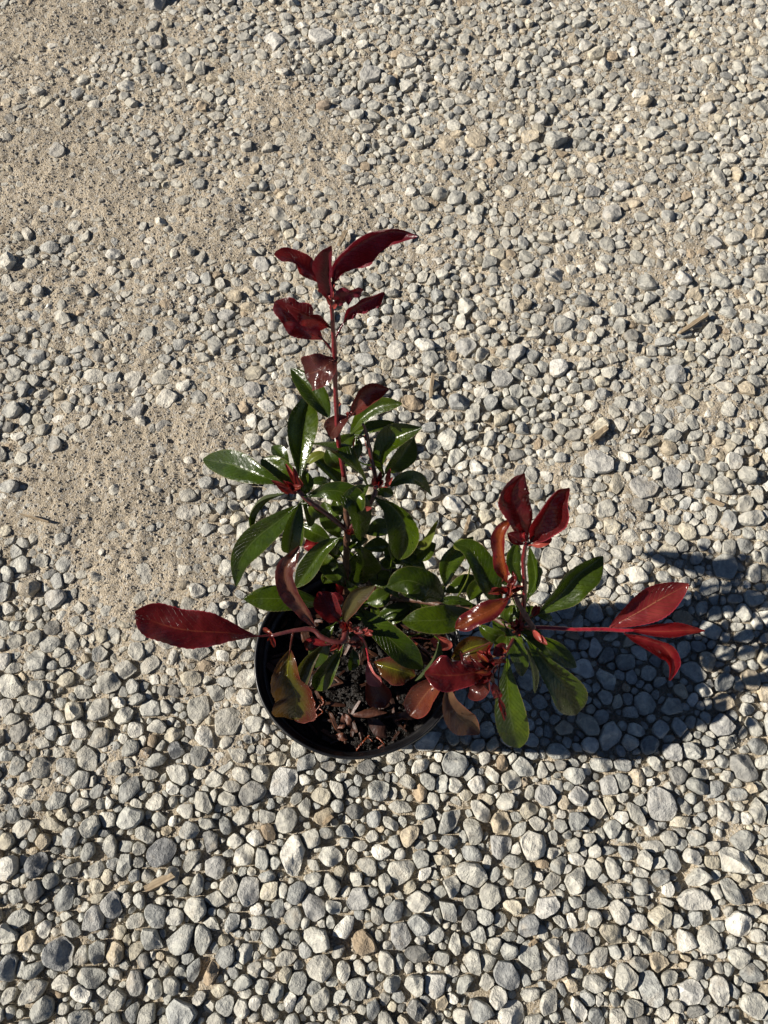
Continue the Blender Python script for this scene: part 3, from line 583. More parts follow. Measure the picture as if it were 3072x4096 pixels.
LEAVES = [
  ('top','leaf','p2','l',15.1,26,0.11,(0.16,-0.94,0.30),[(-27.6,260.4,430.0),(-25.1,267.3,435.9),(-13.6,274.3,443.6),(2.4,277.5,449.4),(16.8,274.9,452.0)]),
  ('top','leaf','r','o',13.4,14,0.22,(0.66,-0.14,0.74),[(-31.1,255.1,420.0),(-33.9,258.9,428.3),(-40.2,261.9,435.8),(-48.7,265.6,442.0),(-56.5,268.3,445.0)]),
  ('top','leaf','p2','e',10.9,26,0.12,(-0.46,-0.86,0.24),[(-29.4,250.8,425.0),(-29.3,254.1,436.0),(-29.5,257.3,448.8),(-25.7,259.3,462.0)]),
  ('top','leaf','r','o',21.0,16,0.12,(0.48,-0.31,0.82),[(-36.3,253.1,385.0),(-44.4,254.4,394.6),(-53.6,258.6,401.8),(-61.8,266.4,405.0)]),
  ('top','leaf','r','e',8.9,30,0.28,(0.37,-0.90,0.24),[(-31.5,250.5,402.0),(-39.7,247.1,414.6),(-46.3,246.7,421.4),(-53.1,247.7,425.0)]),
  ('top','leaf','p2','e',8.2,15,0.4,(-0.10,-0.89,0.44),[(-27.4,255.9,415.0),(-22.6,256.0,423.2),(-16.6,256.2,426.2),(-11.3,259.0,425.0)]),
  ('top','leaf','p2','o',9.1,20,0.26,(-0.05,-0.97,0.25),[(-23.1,254.8,400.0),(-17.9,257.7,408.9),(-8.9,258.5,416.1),(0.0,258.7,420.0)]),
  ('top','leaf','m','o',22.2,4,0.14,(-0.30,-0.48,0.82),[(-28.0,243.0,380.0),(-33.6,237.6,382.0),(-39.5,235.3,378.6),(-46.9,237.9,370.0)]),
  ('top','leaf','g','l',16.2,22,0.03,(0.03,-0.21,0.98),[(-38.1,243.6,302.0),(-45.9,255.2,307.5),(-55.6,266.9,310.1),(-65.0,277.8,310.0)]),
  ('left','leaf','g','e',20.1,22,0.02,(0.10,-0.18,0.98),[(-58.0,205.7,288.0),(-57.4,226.3,295.6),(-55.9,244.4,298.3),(-52.9,263.8,298.0)]),
  ('left','leaf','g','e',20.6,12,0.03,(-0.44,-0.09,0.89),[(-71.2,201.2,286.0),(-88.6,208.3,284.1),(-108.6,219.6,275.4),(-134.0,231.5,258.0)]),
  ('left','leaf','g','e',16.6,15,0.03,(-0.10,-0.23,0.97),[(-61.6,202.3,276.0),(-71.5,211.7,280.9),(-87.5,222.1,278.0)]),
  ('left','leaf','g','e',9.2,15,0.02,(0.01,0.01,1.00),[(-69.8,224.8,262.0),(-75.5,232.3,265.0),(-82.7,240.4,262.0)]),
  ('left','leaf','g','l',10.1,28,0.03,(0.58,-0.81,-0.03),[(-69.3,195.4,282.0),(-84.9,195.7,274.6),(-95.0,187.7,264.0),(-96.1,177.1,250.0)]),
  ('left','leaf','g','l',18.9,12,0.03,(-0.12,-0.74,0.66),[(-61.3,189.3,272.0),(-75.9,181.4,261.5),(-93.4,172.9,247.4),(-106.2,161.7,232.6),(-111.8,146.0,215.0)]),
  ('left','leaf','g','e',16.5,25,0.02,(0.33,-0.75,0.58),[(-58.2,188.9,280.0),(-63.0,178.5,273.0),(-66.3,168.3,261.4),(-68.5,161.3,250.0)]),
  ('left','leaf','g','e',8.2,15,0.02,(0.28,-0.46,0.84),[(-55.9,194.5,280.0),(-53.4,200.7,285.8),(-55.3,209.6,288.0)]),
  ('left','leaf','g','e',7.8,12,0.02,(0.12,0.33,0.94),[(-56.0,206.9,272.0),(-46.3,207.3,274.1),(-35.5,205.3,270.0)]),
  ('left','leaf','g','e',17.7,14,0.04,(0.49,-0.45,0.75),[(-52.5,191.5,286.0),(-40.0,192.6,292.9),(-27.1,191.1,292.4),(-18.2,183.2,282.7),(-16.5,171.1,250.0)]),
  ('left','leaf','g','e',15.4,18,0.02,(0.41,0.18,0.89),[(-30.0,207.7,262.0),(-39.1,217.4,267.4),(-53.8,232.2,268.0)]),
  ('left','leaf','y','e',6.8,12,0.02,(-0.33,-0.06,0.94),[(-55.6,221.7,270.0),(-50.2,225.6,274.3),(-42.5,229.0,275.0)]),
  ('rup','leaf','g','e',16.9,36,0.03,(-0.68,-0.36,0.64),[(-0.2,206.3,288.0),(-1.1,213.7,299.8),(7.2,222.1,313.2),(24.9,224.5,325.0)]),
  ('rup','leaf','g','e',17.5,15,0.03,(0.33,-0.77,0.55),[(0.9,210.1,282.0),(10.2,216.2,291.5),(20.8,230.2,298.0)]),
  ('rup','leaf','g','l',9.9,18,0.03,(0.63,-0.03,0.78),[(3.6,198.8,287.0),(13.0,205.0,284.6),(23.2,206.1,278.5),(34.7,200.8,262.0)]),
  ('rup','leaf','g','e',17.3,18,0.03,(0.47,0.36,0.81),[(-11.3,198.1,290.0),(-20.2,204.2,309.4),(-32.7,212.9,314.3),(-51.6,223.9,302.0)]),
  ('rup','leaf','g','e',23.6,28,0.02,(-0.08,-0.83,0.55),[(-5.7,192.2,280.0),(5.3,188.8,273.8),(14.4,177.9,261.0),(10.9,161.0,235.0)]),
  ('rup','leaf','g','e',15.9,20,0.02,(-0.14,-0.62,0.77),[(-10.8,196.5,292.0),(-16.9,192.8,291.1),(-20.2,188.2,287.8),(-22.2,181.4,278.0)]),
  ('rup','leaf','g','e',10.5,15,0.02,(-0.17,-0.85,0.49),[(-19.4,226.6,310.0),(-24.8,224.4,307.2),(-30.6,223.0,300.0)]),
  ('rup','leaf','g','e',4.7,10,0.02,(-0.13,-0.61,0.78),[(-18.0,212.4,300.0),(-17.3,218.5,307.3),(-18.5,225.4,310.0)]),
  ('smallup','leaf','m','e',11.2,15,0.07,(-0.43,-0.60,0.67),[(-20.2,227.0,338.0),(-13.8,230.1,348.4),(-6.1,233.7,355.9),(4.2,234.2,360.0)]),
  ('smallup','leaf','m','e',12.1,15,0.07,(-0.52,-0.55,0.66),[(-22.6,226.7,336.0),(-29.3,223.8,333.2),(-36.3,220.4,320.0)]),
  ('top','leaf','g','e',10.7,20,0.03,(-0.43,-0.47,0.78),[(-23.0,229.7,305.0),(-14.7,236.3,316.3),(-2.5,240.8,325.0),(11.9,239.5,330.0)]),
  ('top','leaf','g','e',8.4,20,0.03,(-0.43,-0.36,0.83),[(-23.6,232.7,295.0),(-11.7,233.5,305.6),(7.0,234.7,312.0)]),
  ('main','leaf','yg','e',14.3,12,0.02,(0.03,-0.24,0.97),[(-33.4,180.2,228.0),(-39.5,189.8,233.9),(-46.0,206.5,235.0)]),
  ('main','leaf','g','e',14.1,15,0.02,(-0.11,-0.22,0.97),[(-41.7,183.2,215.0),(-53.8,187.6,218.0),(-64.4,194.4,215.0)]),
  ('main','leaf','b','o',10.4,20,0.19,(0.33,-0.03,0.94),[(-47.9,180.2,205.0),(-54.1,179.5,211.3),(-62.2,178.6,210.0)]),
  ('main','leaf','g','l',15.5,32,0.03,(-0.41,-0.50,0.76),[(-33.4,176.6,238.0),(-45.1,170.3,230.6),(-57.2,158.3,216.6),(-69.1,148.1,200.0)]),
  ('main','leaf','g','e',15.5,15,0.02,(-0.04,-0.41,0.91),[(-32.0,152.5,190.0),(-39.9,163.1,197.3),(-53.1,176.5,200.0)]),
  ('main','leaf','g','e',13.3,15,0.02,(0.18,-0.08,0.98),[(-13.6,183.6,228.0),(-5.0,186.8,229.6),(6.0,191.3,225.0)]),
  ('main','leaf','g','e',22.1,20,0.03,(0.47,-0.79,0.39),[(-18.5,172.9,232.0),(-15.8,165.3,220.4),(-16.6,156.0,195.0)]),
  ('main','leaf','g','e',11.5,15,0.02,(0.10,-0.01,0.99),[(-16.1,176.7,212.0),(-6.3,178.6,214.0),(3.7,180.5,210.0)]),
  ('right','leaf','y','l',8.4,30,0.03,(-0.76,-0.13,0.63),[(24.2,179.5,212.0),(34.7,177.9,222.3),(41.1,192.1,235.0)]),
  ('right','leaf','g','e',14.7,12,0.03,(-0.43,-0.27,0.86),[(19.7,175.2,200.0),(29.2,175.3,208.3),(40.2,180.5,212.0)]),
  ('right','leaf','g','e',14.6,15,0.02,(0.82,-0.31,0.47),[(8.3,193.9,222.0),(5.9,180.9,215.0),(10.9,167.5,200.0)]),
  ('right','leaf','g','e',15.9,15,0.03,(0.27,0.28,0.92),[(2.2,173.1,205.0),(18.2,167.5,206.6),(33.3,159.5,200.0)]),
  ('right','leaf','g','e',14.3,18,0.03,(-0.02,-0.17,0.99),[(12.7,155.2,190.0),(0.3,157.1,194.0),(-11.9,158.2,190.0)]),
  ('right','leaf','g','e',8.4,15,0.03,(-0.10,-0.24,0.97),[(9.3,165.2,200.0),(3.6,167.5,202.0),(-3.0,170.1,200.0)]),
  ('right','leaf','g','e',23.5,8,0.06,(0.38,-0.25,0.89),[(46.0,136.5,215.0),(32.0,140.5,232.0),(16.9,144.1,239.0),(2.2,140.5,235.0)]),
  ('right','leaf','g','e',21.4,8,0.05,(0.24,0.01,0.97),[(66.0,124.8,222.0),(43.5,116.2,235.1),(26.1,114.8,237.8),(13.1,114.7,235.0)]),
  ('lowleft','leaf','g','e',19.9,12,0.02,(0.17,-0.25,0.95),[(-20.9,129.6,215.0),(-1.5,111.9,214.9),(13.7,98.9,207.9),(29.3,87.1,195.0)]),
  ('main','leaf','g','e',13.5,8,0.02,(-0.29,-0.35,0.89),[(-12.7,137.3,198.0),(-4.3,139.0,204.7),(4.7,143.4,206.0)]),
  ('main','leaf','g','e',11.2,15,0.03,(-0.31,-0.15,0.94),[(-5.4,126.9,185.0),(5.9,131.2,193.5),(20.8,135.4,195.0)]),
  ('main','leaf','g','e',8.4,20,0.03,(-0.10,-0.59,0.80),[(-1.6,126.5,180.0),(7.8,127.8,187.4),(19.2,133.9,188.0)]),
  ('lowleft','leaf','g','e',15.1,22,0.02,(-0.18,-0.68,0.72),[(-33.0,101.0,198.0),(-42.4,88.6,187.9),(-53.0,74.6,168.0)]),
  ('lowleft','leaf','g','e',15.0,15,0.02,(-0.21,-0.61,0.77),[(-39.2,121.1,192.0),(-47.4,111.1,185.6),(-54.6,92.5,165.0)]),
  ('lowleft','leaf','g','e',9.6,20,0.02,(0.34,-0.62,0.71),[(-24.2,105.0,178.0),(-24.2,97.9,175.5),(-25.6,90.4,166.0)]),
  ('lowleft','leaf','g','e',19.0,5,0.03,(0.16,-0.23,0.96),[(-47.9,138.8,190.0),(-67.9,139.8,197.9),(-87.9,140.0,201.1),(-108.1,139.8,200.0)]),
  ('lowleft','leaf','m2','e',14.9,25,0.14,(-0.05,-0.70,0.72),[(-50.6,113.0,225.0),(-58.6,123.6,238.0),(-66.8,133.9,249.6),(-69.2,146.2,259.3),(-58.8,159.9,270.0)]),
  ('lowleft','leaf','r','o',31.5,10,0.11,(0.16,0.16,0.97),[(-92.5,106.1,226.0),(-111.7,106.8,234.6),(-138.7,107.4,240.6),(-157.8,111.6,240.8),(-177.2,118.7,238.0)]),
  ('lowleft','leaf','o','e',31.1,16,0.12,(-0.05,-0.67,0.74),[(-68.0,97.0,222.0),(-69.9,79.1,213.9),(-64.2,66.0,201.2),(-69.2,48.6,178.0)]),
  ('lowleft','leaf','o2','e',12.7,20,0.03,(0.25,-0.76,0.60),[(-45.3,102.7,212.0),(-57.5,93.2,202.6),(-63.6,81.4,191.2),(-63.9,71.2,180.0)]),
  ('lowleft','leaf','r2','e',17.5,20,0.07,(0.17,-0.35,0.92),[(-33.0,117.7,225.0),(-40.3,125.1,232.6),(-47.9,136.5,235.0)]),
  ('main','leaf','b','e',9.4,15,0.11,(0.21,0.00,0.98),[(-32.4,140.1,188.0),(-36.5,141.4,190.9),(-41.7,141.8,190.0)]),
  ('main','leaf','b','e',5.3,15,0.11,(0.06,-0.80,0.59),[(-33.7,148.6,178.0),(-35.1,154.1,186.7),(-33.3,161.2,195.0)]),
  ('lowleft','leaf','o3','o',11.9,14,0.03,(-0.32,-0.79,0.53),[(-30.2,115.7,222.0),(-23.9,124.4,239.7),(-17.1,131.0,252.1),(-7.1,133.5,262.0)]),
  ('lowleft','leaf','m','e',9.9,15,0.11,(0.46,-0.26,0.85),[(-26.3,104.3,205.0),(-21.4,106.0,205.7),(-15.4,107.3,200.0)]),
  ('lowleft','leaf','b','l',4.0,20,0.05,(0.09,-0.35,0.93),[(-37.2,103.1,212.0),(-46.7,103.3,215.4),(-57.6,105.8,215.0)]),
  ('lowleft','leaf','m','e',8.4,20,0.09,(-0.30,-0.46,0.84),[(-36.8,109.4,190.0),(-52.9,110.1,185.9),(-61.9,104.0,178.0)]),
  ('thinred','leaf','p','o',11.0,20,0.06,(-0.31,-0.59,0.75),[(-11.9,94.0,188.0),(-9.8,85.1,186.5),(-2.9,76.7,178.0)]),
  ('thinred','leaf','m3','e',18.7,15,0.03,(0.18,-0.58,0.80),[(-10.0,88.2,178.0),(-7.2,77.0,172.4),(-0.5,63.7,158.0)]),
  ('thinred','leaf','o','e',21.1,15,0.11,(-0.03,-0.49,0.87),[(-7.8,93.4,186.0),(6.7,88.2,190.1),(23.9,84.4,182.0)]),
  ('thin','leaf','m3','e',22.4,18,0.05,(-0.49,-0.43,0.76),[(44.5,79.2,190.0),(33.7,72.3,184.3),(21.9,57.4,163.0)]),
  ('thin','leaf','g','e',17.1,20,0.02,(0.68,-0.67,0.30),[(41.4,107.1,205.0),(36.4,94.3,200.8),(23.7,79.9,185.0)]),
  ('thin','leaf','b2','e',9.6,20,0.05,(-0.13,-0.42,0.90),[(35.9,109.9,192.0),(43.4,106.9,196.0),(52.1,104.9,192.0)]),
  ('rlow','leaf','r','o',23.8,10,0.19,(0.20,0.19,0.96),[(69.9,77.8,262.0),(53.6,72.7,269.4),(40.0,71.5,272.3),(26.8,73.1,272.0)]),
  ('rlow','leaf','m4','e',19.3,14,0.05,(0.22,-0.65,0.73),[(47.5,74.7,200.0),(48.6,62.5,194.5),(56.2,52.6,184.6),(72.1,44.0,165.0)]),
  ('rlow','leaf','m','e',11.9,15,0.11,(-0.22,-0.34,0.92),[(77.1,77.0,205.0),(69.8,70.1,205.0),(63.5,72.2,200.0)]),
  ('rlow','leaf','o','e',16.9,14,0.11,(-0.17,-0.37,0.91),[(51.5,95.8,190.0),(65.8,102.5,198.9),(82.7,106.4,200.0)]),
  ('rlow','leaf','g','o',23.8,14,0.02,(-0.08,-0.65,0.76),[(86.3,88.5,238.0),(87.5,67.5,226.4),(91.0,50.2,211.9),(98.8,30.4,190.0)]),
  ('right','leaf','g','e',11.4,18,0.02,(-0.07,-0.47,0.88),[(85.5,108.2,246.0),(91.4,95.0,244.2),(95.5,86.4,239.1),(97.1,76.9,230.0)]),
  ('right','leaf','g','e',11.3,15,0.02,(-0.19,-0.26,0.95),[(91.1,108.2,228.0),(86.0,99.8,228.0),(83.5,91.6,222.0)]),
  ('right','leaf','g','o',24.5,30,0.02,(0.15,-0.67,0.73),[(98.8,98.5,250.0),(111.5,84.3,241.0),(128.4,69.8,223.4),(140.4,53.2,200.0)]),
  ('right','leaf','g','e',13.7,18,0.02,(0.25,-0.20,0.95),[(100.6,103.4,236.0),(118.4,95.3,234.3),(138.2,84.3,222.0)]),
  ('right','leaf','g','e',11.8,18,0.02,(0.82,-0.18,0.54),[(101.4,99.7,226.0),(107.5,86.0,217.3),(111.6,68.8,200.0)]),
  ('right','leaf','g','o',26.1,30,0.03,(0.03,-0.71,0.70),[(107.3,116.5,250.0),(120.7,126.7,266.5),(131.4,138.0,276.2),(147.7,149.6,282.0)]),
  ('right','leaf','g','e',4.7,15,0.02,(0.16,-0.12,0.98),[(110.2,118.4,238.0),(114.3,117.2,239.1),(120.6,116.4,236.0)]),
  ('rshootup','leaf','g','e',9.5,12,0.02,(-0.01,-0.51,0.86),[(88.2,140.1,242.0),(82.6,145.7,248.0),(80.3,153.7,250.0)]),
  ('rshootup','leaf','g','e',9.3,24,0.03,(-0.52,-0.45,0.72),[(101.6,128.4,248.0),(105.8,140.6,259.3),(101.7,160.2,268.0)]),
  ('rshootup','leaf','g','e',9.4,15,0.03,(-0.05,-0.65,0.76),[(96.4,139.7,250.0),(90.2,150.4,263.0),(92.2,163.3,270.0)]),
  ('rshootup','leaf','g','e',6.1,15,0.03,(-0.08,0.08,0.99),[(107.1,142.8,240.0),(111.6,149.5,241.6),(115.3,150.4,240.0)]),
  ('right','leaf','g','e',19.0,16,0.03,(0.26,-0.38,0.89),[(84.3,125.5,235.0),(75.0,137.8,251.5),(66.8,152.0,260.9),(59.3,161.3,263.0),(49.2,164.6,262.0)]),
  ('right','leaf','g','e',15.2,18,0.03,(-0.04,-0.66,0.75),[(46.5,146.5,212.0),(49.4,161.9,227.0),(65.8,177.1,240.0)]),
  ('right','leaf','g','e',12.4,15,0.02,(-0.23,-0.20,0.95),[(47.4,145.3,200.0),(59.5,149.4,206.9),(73.1,154.7,208.0)]),
  ('right','leaf','g','e',12.1,15,0.02,(0.03,-0.56,0.83),[(64.7,136.0,212.0),(68.2,143.0,219.6),(75.4,151.2,222.0)]),
  ('right','leaf','g','e',6.6,15,0.02,(-0.05,-0.56,0.83),[(64.6,130.1,225.0),(52.9,132.2,228.0),(41.0,132.4,225.0)]),
  ('right','leaf','g','e',10.4,20,0.02,(0.02,-0.45,0.89),[(68.6,113.2,230.0),(76.1,106.9,231.7),(88.6,104.3,225.0)]),
  ('right','leaf','g','e',7.0,15,0.02,(0.04,-0.05,1.00),[(90.7,126.7,232.0),(84.3,122.3,234.0),(80.5,117.7,232.0)]),
  ('rshootup','leaf','m5','e',15.0,16,0.17,(-0.25,-0.04,0.97),[(84.0,123.0,272.0),(72.0,114.9,273.1),(60.3,109.6,269.9),(48.8,104.0,262.0)]),
  ('rshootup','leaf','m5','l',10.7,24,0.17,(-0.49,-0.65,0.58),[(83.7,134.4,272.0),(77.8,147.5,289.0),(76.7,160.5,301.3),(83.3,166.8,308.0)]),
  ('rshootup','leaf','r','e',18.8,16,0.14,(0.18,-0.78,0.59),[(89.2,148.2,318.0),(83.7,158.5,333.6),(77.7,169.0,347.9),(82.4,178.4,360.0)]),
  ('rshootup','leaf','r','e',19.7,24,0.14,(-0.03,-0.83,0.56),[(92.6,148.2,318.0),(97.6,157.3,334.3),(103.1,167.3,347.7),(109.6,172.5,355.0)]),
  ('rshootup','leaf','b2','e',4.7,20,0.05,(-0.24,-0.31,0.92),[(93.2,146.1,318.0),(98.4,146.0,321.8),(105.0,149.1,322.0)]),
  ('rshootup','leaf','r','e',6.4,20,0.16,(0.09,-0.47,0.88),[(87.4,146.6,318.0),(82.5,149.1,321.9),(77.4,152.2,322.0)]),
  ('rshootright','leaf','b3','e',21.5,12,0.05,(-0.25,-0.22,0.94),[(163.6,112.3,230.0),(178.8,119.2,239.5),(195.7,128.3,246.5),(215.6,138.5,250.0)]),
  ('rshootright','leaf','b','l',9.6,28,0.11,(-0.14,-0.02,0.99),[(177.9,109.6,229.0),(199.0,107.6,235.0),(213.7,108.1,236.5),(228.1,107.7,236.0)]),
  ('rshootright','leaf','b3','l',6.1,20,0.11,(-0.05,-0.58,0.82),[(185.4,109.8,228.0),(199.0,109.9,230.0),(213.0,104.6,226.0)]),
  ('rshootright','leaf','b','l',11.3,24,0.11,(-0.07,-0.64,0.76),[(174.4,107.3,228.0),(189.2,103.4,226.5),(202.3,99.1,222.3),(209.9,90.4,216.4),(210.6,76.2,205.0)]),
  ('rlow','leaf','r2','e',8.2,20,0.16,(0.39,-0.06,0.92),[(82.2,88.2,262.0),(78.1,89.4,265.4),(72.4,85.7,266.0)]),
  ('rlow','leaf','b','e',6.4,20,0.16,(0.17,-0.77,0.62),[(73.5,69.8,252.0),(75.7,64.9,247.6),(78.9,61.3,240.0)]),
  ('rlow','leaf','r','l',3.5,25,0.4,(0.25,-0.77,0.59),[(78.2,60.7,245.0),(80.6,55.1,238.7),(84.6,47.2,225.0)]),
  ('rlow','leaf','m','l',2.5,25,0.19,(0.28,-0.77,0.57),[(70.7,75.6,262.0),(71.9,71.7,258.2),(74.6,68.2,250.0)]),
  ('right','leaf','y','e',9.1,8,0.05,(-0.27,0.13,0.95),[(61.3,160.6,262.0),(55.7,163.1,262.1),(49.6,165.9,258.0)]),
  ('main','leaf','g','e',9.9,16,0.04,(-0.38,-0.77,0.52),[(-26.9,189.4,235.0),(-18.9,187.3,244.4),(-10.6,191.5,250.0)]),
  ('main','leaf','g','e',12.2,16,0.04,(0.08,-0.78,0.61),[(-30.0,184.1,205.0),(-42.7,175.8,198.2),(-48.1,170.3,190.0)]),
  ('main','leaf','g','e',14.5,16,0.04,(-0.05,-0.81,0.59),[(-27.6,177.8,200.0),(-20.3,169.8,191.9),(-15.6,158.7,175.0)]),
  ('main','leaf','g','e',12.5,16,0.04,(-0.06,-0.75,0.66),[(-30.7,171.8,185.0),(-41.1,166.5,180.4),(-49.3,160.0,170.0)]),
  ('right','leaf','g','e',12.6,16,0.04,(-0.41,-0.14,0.90),[(0.3,145.7,185.0),(7.9,152.5,192.8),(17.3,159.7,195.0)]),
  ('right','leaf','g','e',10.8,16,0.04,(-0.27,-0.47,0.84),[(15.4,143.5,190.0),(24.7,137.1,192.9),(32.3,133.9,190.0)]),
  ('right','leaf','g','e',10.8,16,0.04,(-0.50,-0.19,0.85),[(19.0,141.3,195.0),(21.7,150.0,202.7),(29.2,158.9,205.0)]),
  ('main','leaf','g','e',11.9,16,0.04,(-0.38,-0.24,0.89),[(-29.6,153.9,180.0),(-21.7,159.6,188.1),(-13.1,165.1,190.0)]),
  ('main','leaf','g','e',11.2,16,0.04,(0.08,-0.47,0.88),[(-29.8,151.1,175.0),(-22.0,147.2,175.0),(-13.4,140.9,168.0)]),
  ('right','leaf','g','e',11.4,16,0.04,(-0.52,-0.12,0.85),[(32.8,137.3,200.0),(39.8,142.8,208.5),(47.1,146.2,210.0)]),
  ('right','leaf','g','e',13.2,16,0.04,(-0.21,-0.54,0.81),[(13.4,167.5,200.0),(7.2,174.8,205.7),(-0.2,180.2,205.0)]),
  ('main','leaf','g','e',9.3,16,0.04,(-0.15,-0.61,0.78),[(-27.1,192.1,245.0),(-32.7,195.9,251.6),(-36.3,203.2,252.0)]),
  ('right','leaf','g','e',10.8,16,0.04,(-0.18,-0.53,0.83),[(73.4,126.1,212.0),(64.2,128.8,213.9),(56.4,128.7,210.0)]),
  ('right','leaf','g','e',9.8,16,0.04,(-0.19,-0.66,0.72),[(79.9,119.9,222.0),(86.0,111.5,218.5),(88.8,104.1,210.0)]),
  ('main','leaf','g','e',9.5,16,0.04,(0.21,-0.23,0.95),[(-9.4,143.9,172.0),(-5.5,132.2,171.4),(0.3,123.8,165.0)]),
  ('right','leaf','g','e',9.7,16,0.04,(-0.24,0.13,0.96),[(85.8,117.9,222.0),(93.3,122.9,226.6),(101.7,125.3,225.0)]),
  ('right','leaf','g','e',10.5,16,0.04,(-0.38,0.17,0.91),[(89.0,115.0,226.0),(98.1,116.8,231.5),(108.5,126.7,232.0)]),
  ('main','leaf','g','e',9.2,16,0.04,(0.04,-0.78,0.63),[(-27.0,196.5,250.0),(-19.7,198.3,258.2),(-16.3,205.0,260.0)]),
  ('main','leaf','g','e',7.3,16,0.04,(0.58,-0.50,0.64),[(-27.1,180.2,240.0),(-21.4,176.5,236.4),(-19.3,170.1,225.0)]),
  ('main','leaf','g','e',7.4,16,0.04,(-0.48,-0.48,0.73),[(-28.5,179.4,235.0),(-34.5,174.3,231.6),(-37.3,168.6,222.0)]),
  ('main','leaf','g','e',7.8,16,0.04,(-0.56,0.09,0.82),[(-26.9,173.6,230.0),(-20.1,172.5,237.2),(-11.9,175.3,240.0)]),
  ('left','leaf','g','e',7.5,16,0.04,(-0.06,-0.80,0.59),[(-53.8,193.1,272.0),(-49.3,186.6,270.3),(-42.1,184.8,262.0)]),
  ('left','leaf','g','e',7.6,16,0.04,(0.56,-0.65,0.51),[(-57.4,193.8,270.0),(-53.4,187.0,262.5),(-53.2,181.7,250.0)]),
  ('rup','leaf','g','e',6.9,16,0.04,(0.01,-0.70,0.72),[(-8.0,196.7,275.0),(-14.6,191.9,275.1),(-20.4,191.4,270.0)]),
  ('rup','leaf','g','e',6.9,16,0.04,(0.43,-0.62,0.65),[(-5.8,196.3,276.0),(-0.2,198.6,276.2),(6.5,198.7,270.0)]),
  ('right','leaf','g','e',7.3,16,0.04,(0.43,0.10,0.90),[(11.4,139.9,205.0),(5.8,144.1,210.7),(-0.6,146.2,210.0)]),
  ('right','leaf','g','e',7.3,16,0.04,(-0.04,-0.75,0.66),[(24.2,137.8,206.0),(18.5,141.9,212.0),(11.3,143.8,212.0)]),
  ('right','leaf','g','e',8.2,16,0.04,(0.30,-0.12,0.95),[(28.1,137.3,200.0),(35.4,129.7,200.1),(38.3,123.3,195.0)]),
  ('main','leaf','g','e',6.7,16,0.04,(-0.08,-0.71,0.70),[(-29.5,155.8,195.0),(-24.2,149.9,195.5),(-16.8,149.3,190.0)]),
  ('main','leaf','g','e',7.5,16,0.04,(-0.06,-0.58,0.81),[(-29.7,157.4,200.0),(-35.1,162.6,205.6),(-42.7,165.7,205.0)]),
  ('right','leaf','g','e',6.9,16,0.04,(-0.24,-0.57,0.78),[(91.3,112.9,236.0),(87.0,118.7,241.0),(80.6,122.9,240.0)]),
  ('right','leaf','g','e',7.7,16,0.04,(-0.02,-0.60,0.80),[(95.9,109.0,236.0),(104.3,106.9,237.0),(112.7,103.0,232.0)]),
  ('right','leaf','g','e',6.9,16,0.04,(0.07,-0.56,0.83),[(96.2,108.5,234.0),(95.0,100.9,232.7),(92.0,94.5,225.0)]),
  ('right','leaf','g','e',5.9,16,0.04,(-0.58,-0.54,0.62),[(92.5,111.1,240.0),(87.8,116.4,247.2),(90.0,123.0,248.0)]),
  ('lowleft','leaf','g','e',7.3,16,0.04,(0.46,-0.24,0.86),[(-27.1,113.0,200.0),(-20.7,107.8,198.3),(-12.7,104.7,190.0)]),
  ('lowleft','leaf','g','e',6.5,16,0.04,(-0.34,-0.63,0.70),[(-28.9,110.3,200.0),(-33.6,103.8,195.4),(-35.9,97.3,185.0)]),
  ('top','leaf','g','e',8.7,16,0.04,(-0.28,-0.36,0.89),[(-28.2,213.2,290.0),(-21.9,215.2,296.3),(-16.5,224.0,298.0)]),
  ('top','leaf','g','e',9.2,16,0.04,(0.02,-0.70,0.72),[(-28.2,211.7,288.0),(-34.9,214.1,296.0),(-39.3,221.6,298.0)]),
  ('rlow','leaf','m5','l',3.6,28,0.3,(-0.17,-0.49,0.85),[(70.2,76.8,266.0),(65.2,82.9,272.2),(61.2,86.8,270.0)]),
  ('rlow','leaf','r','l',3.0,28,0.3,(-0.08,-0.49,0.87),[(69.0,75.6,268.0),(62.2,77.4,273.6),(56.4,84.7,272.0)]),
  ('rlow','leaf','r2','l',4.4,28,0.3,(0.37,-0.07,0.93),[(70.7,75.6,262.0),(64.2,69.4,268.1),(59.0,66.2,266.0)]),
  ('rlow','leaf','m','l',3.9,28,0.3,(-0.39,0.01,0.92),[(71.3,76.2,264.0),(73.5,79.8,269.6),(80.9,80.9,268.0)]),
  ('rlow','leaf','m5','l',3.5,28,0.3,(0.42,-0.17,0.89),[(68.9,78.0,270.0),(65.3,73.6,275.3),(58.4,73.0,274.0)]),
  ('rlow','leaf','b','l',3.2,28,0.3,(-0.33,-0.47,0.82),[(72.6,83.4,264.0),(69.3,86.8,270.1),(70.7,91.7,268.0)]),
  ('rlow','leaf','m5','l',3.6,28,0.3,(0.12,0.33,0.94),[(69.6,74.7,256.0),(66.7,68.5,261.9),(69.5,63.4,260.0)]),
  ('rlow','leaf','r','l',2.7,28,0.3,(-0.10,-0.48,0.87),[(62.8,76.5,268.0),(53.3,79.1,274.2),(50.2,86.5,272.0)]),
  ('rlow','leaf','m5','l',3.2,28,0.3,(-0.60,-0.01,0.80),[(78.6,90.0,262.0),(81.3,88.1,268.1),(84.0,91.1,266.0)]),
  ('rshootup','leaf','m5','l',3.6,28,0.25,(0.33,-0.44,0.83),[(82.8,126.8,272.0),(76.7,127.5,276.8),(70.3,124.9,276.0)]),
  ('rshootup','leaf','r','l',3.3,28,0.25,(-0.42,-0.23,0.88),[(83.8,129.0,278.0),(86.9,132.4,282.9),(86.5,139.2,282.0)]),
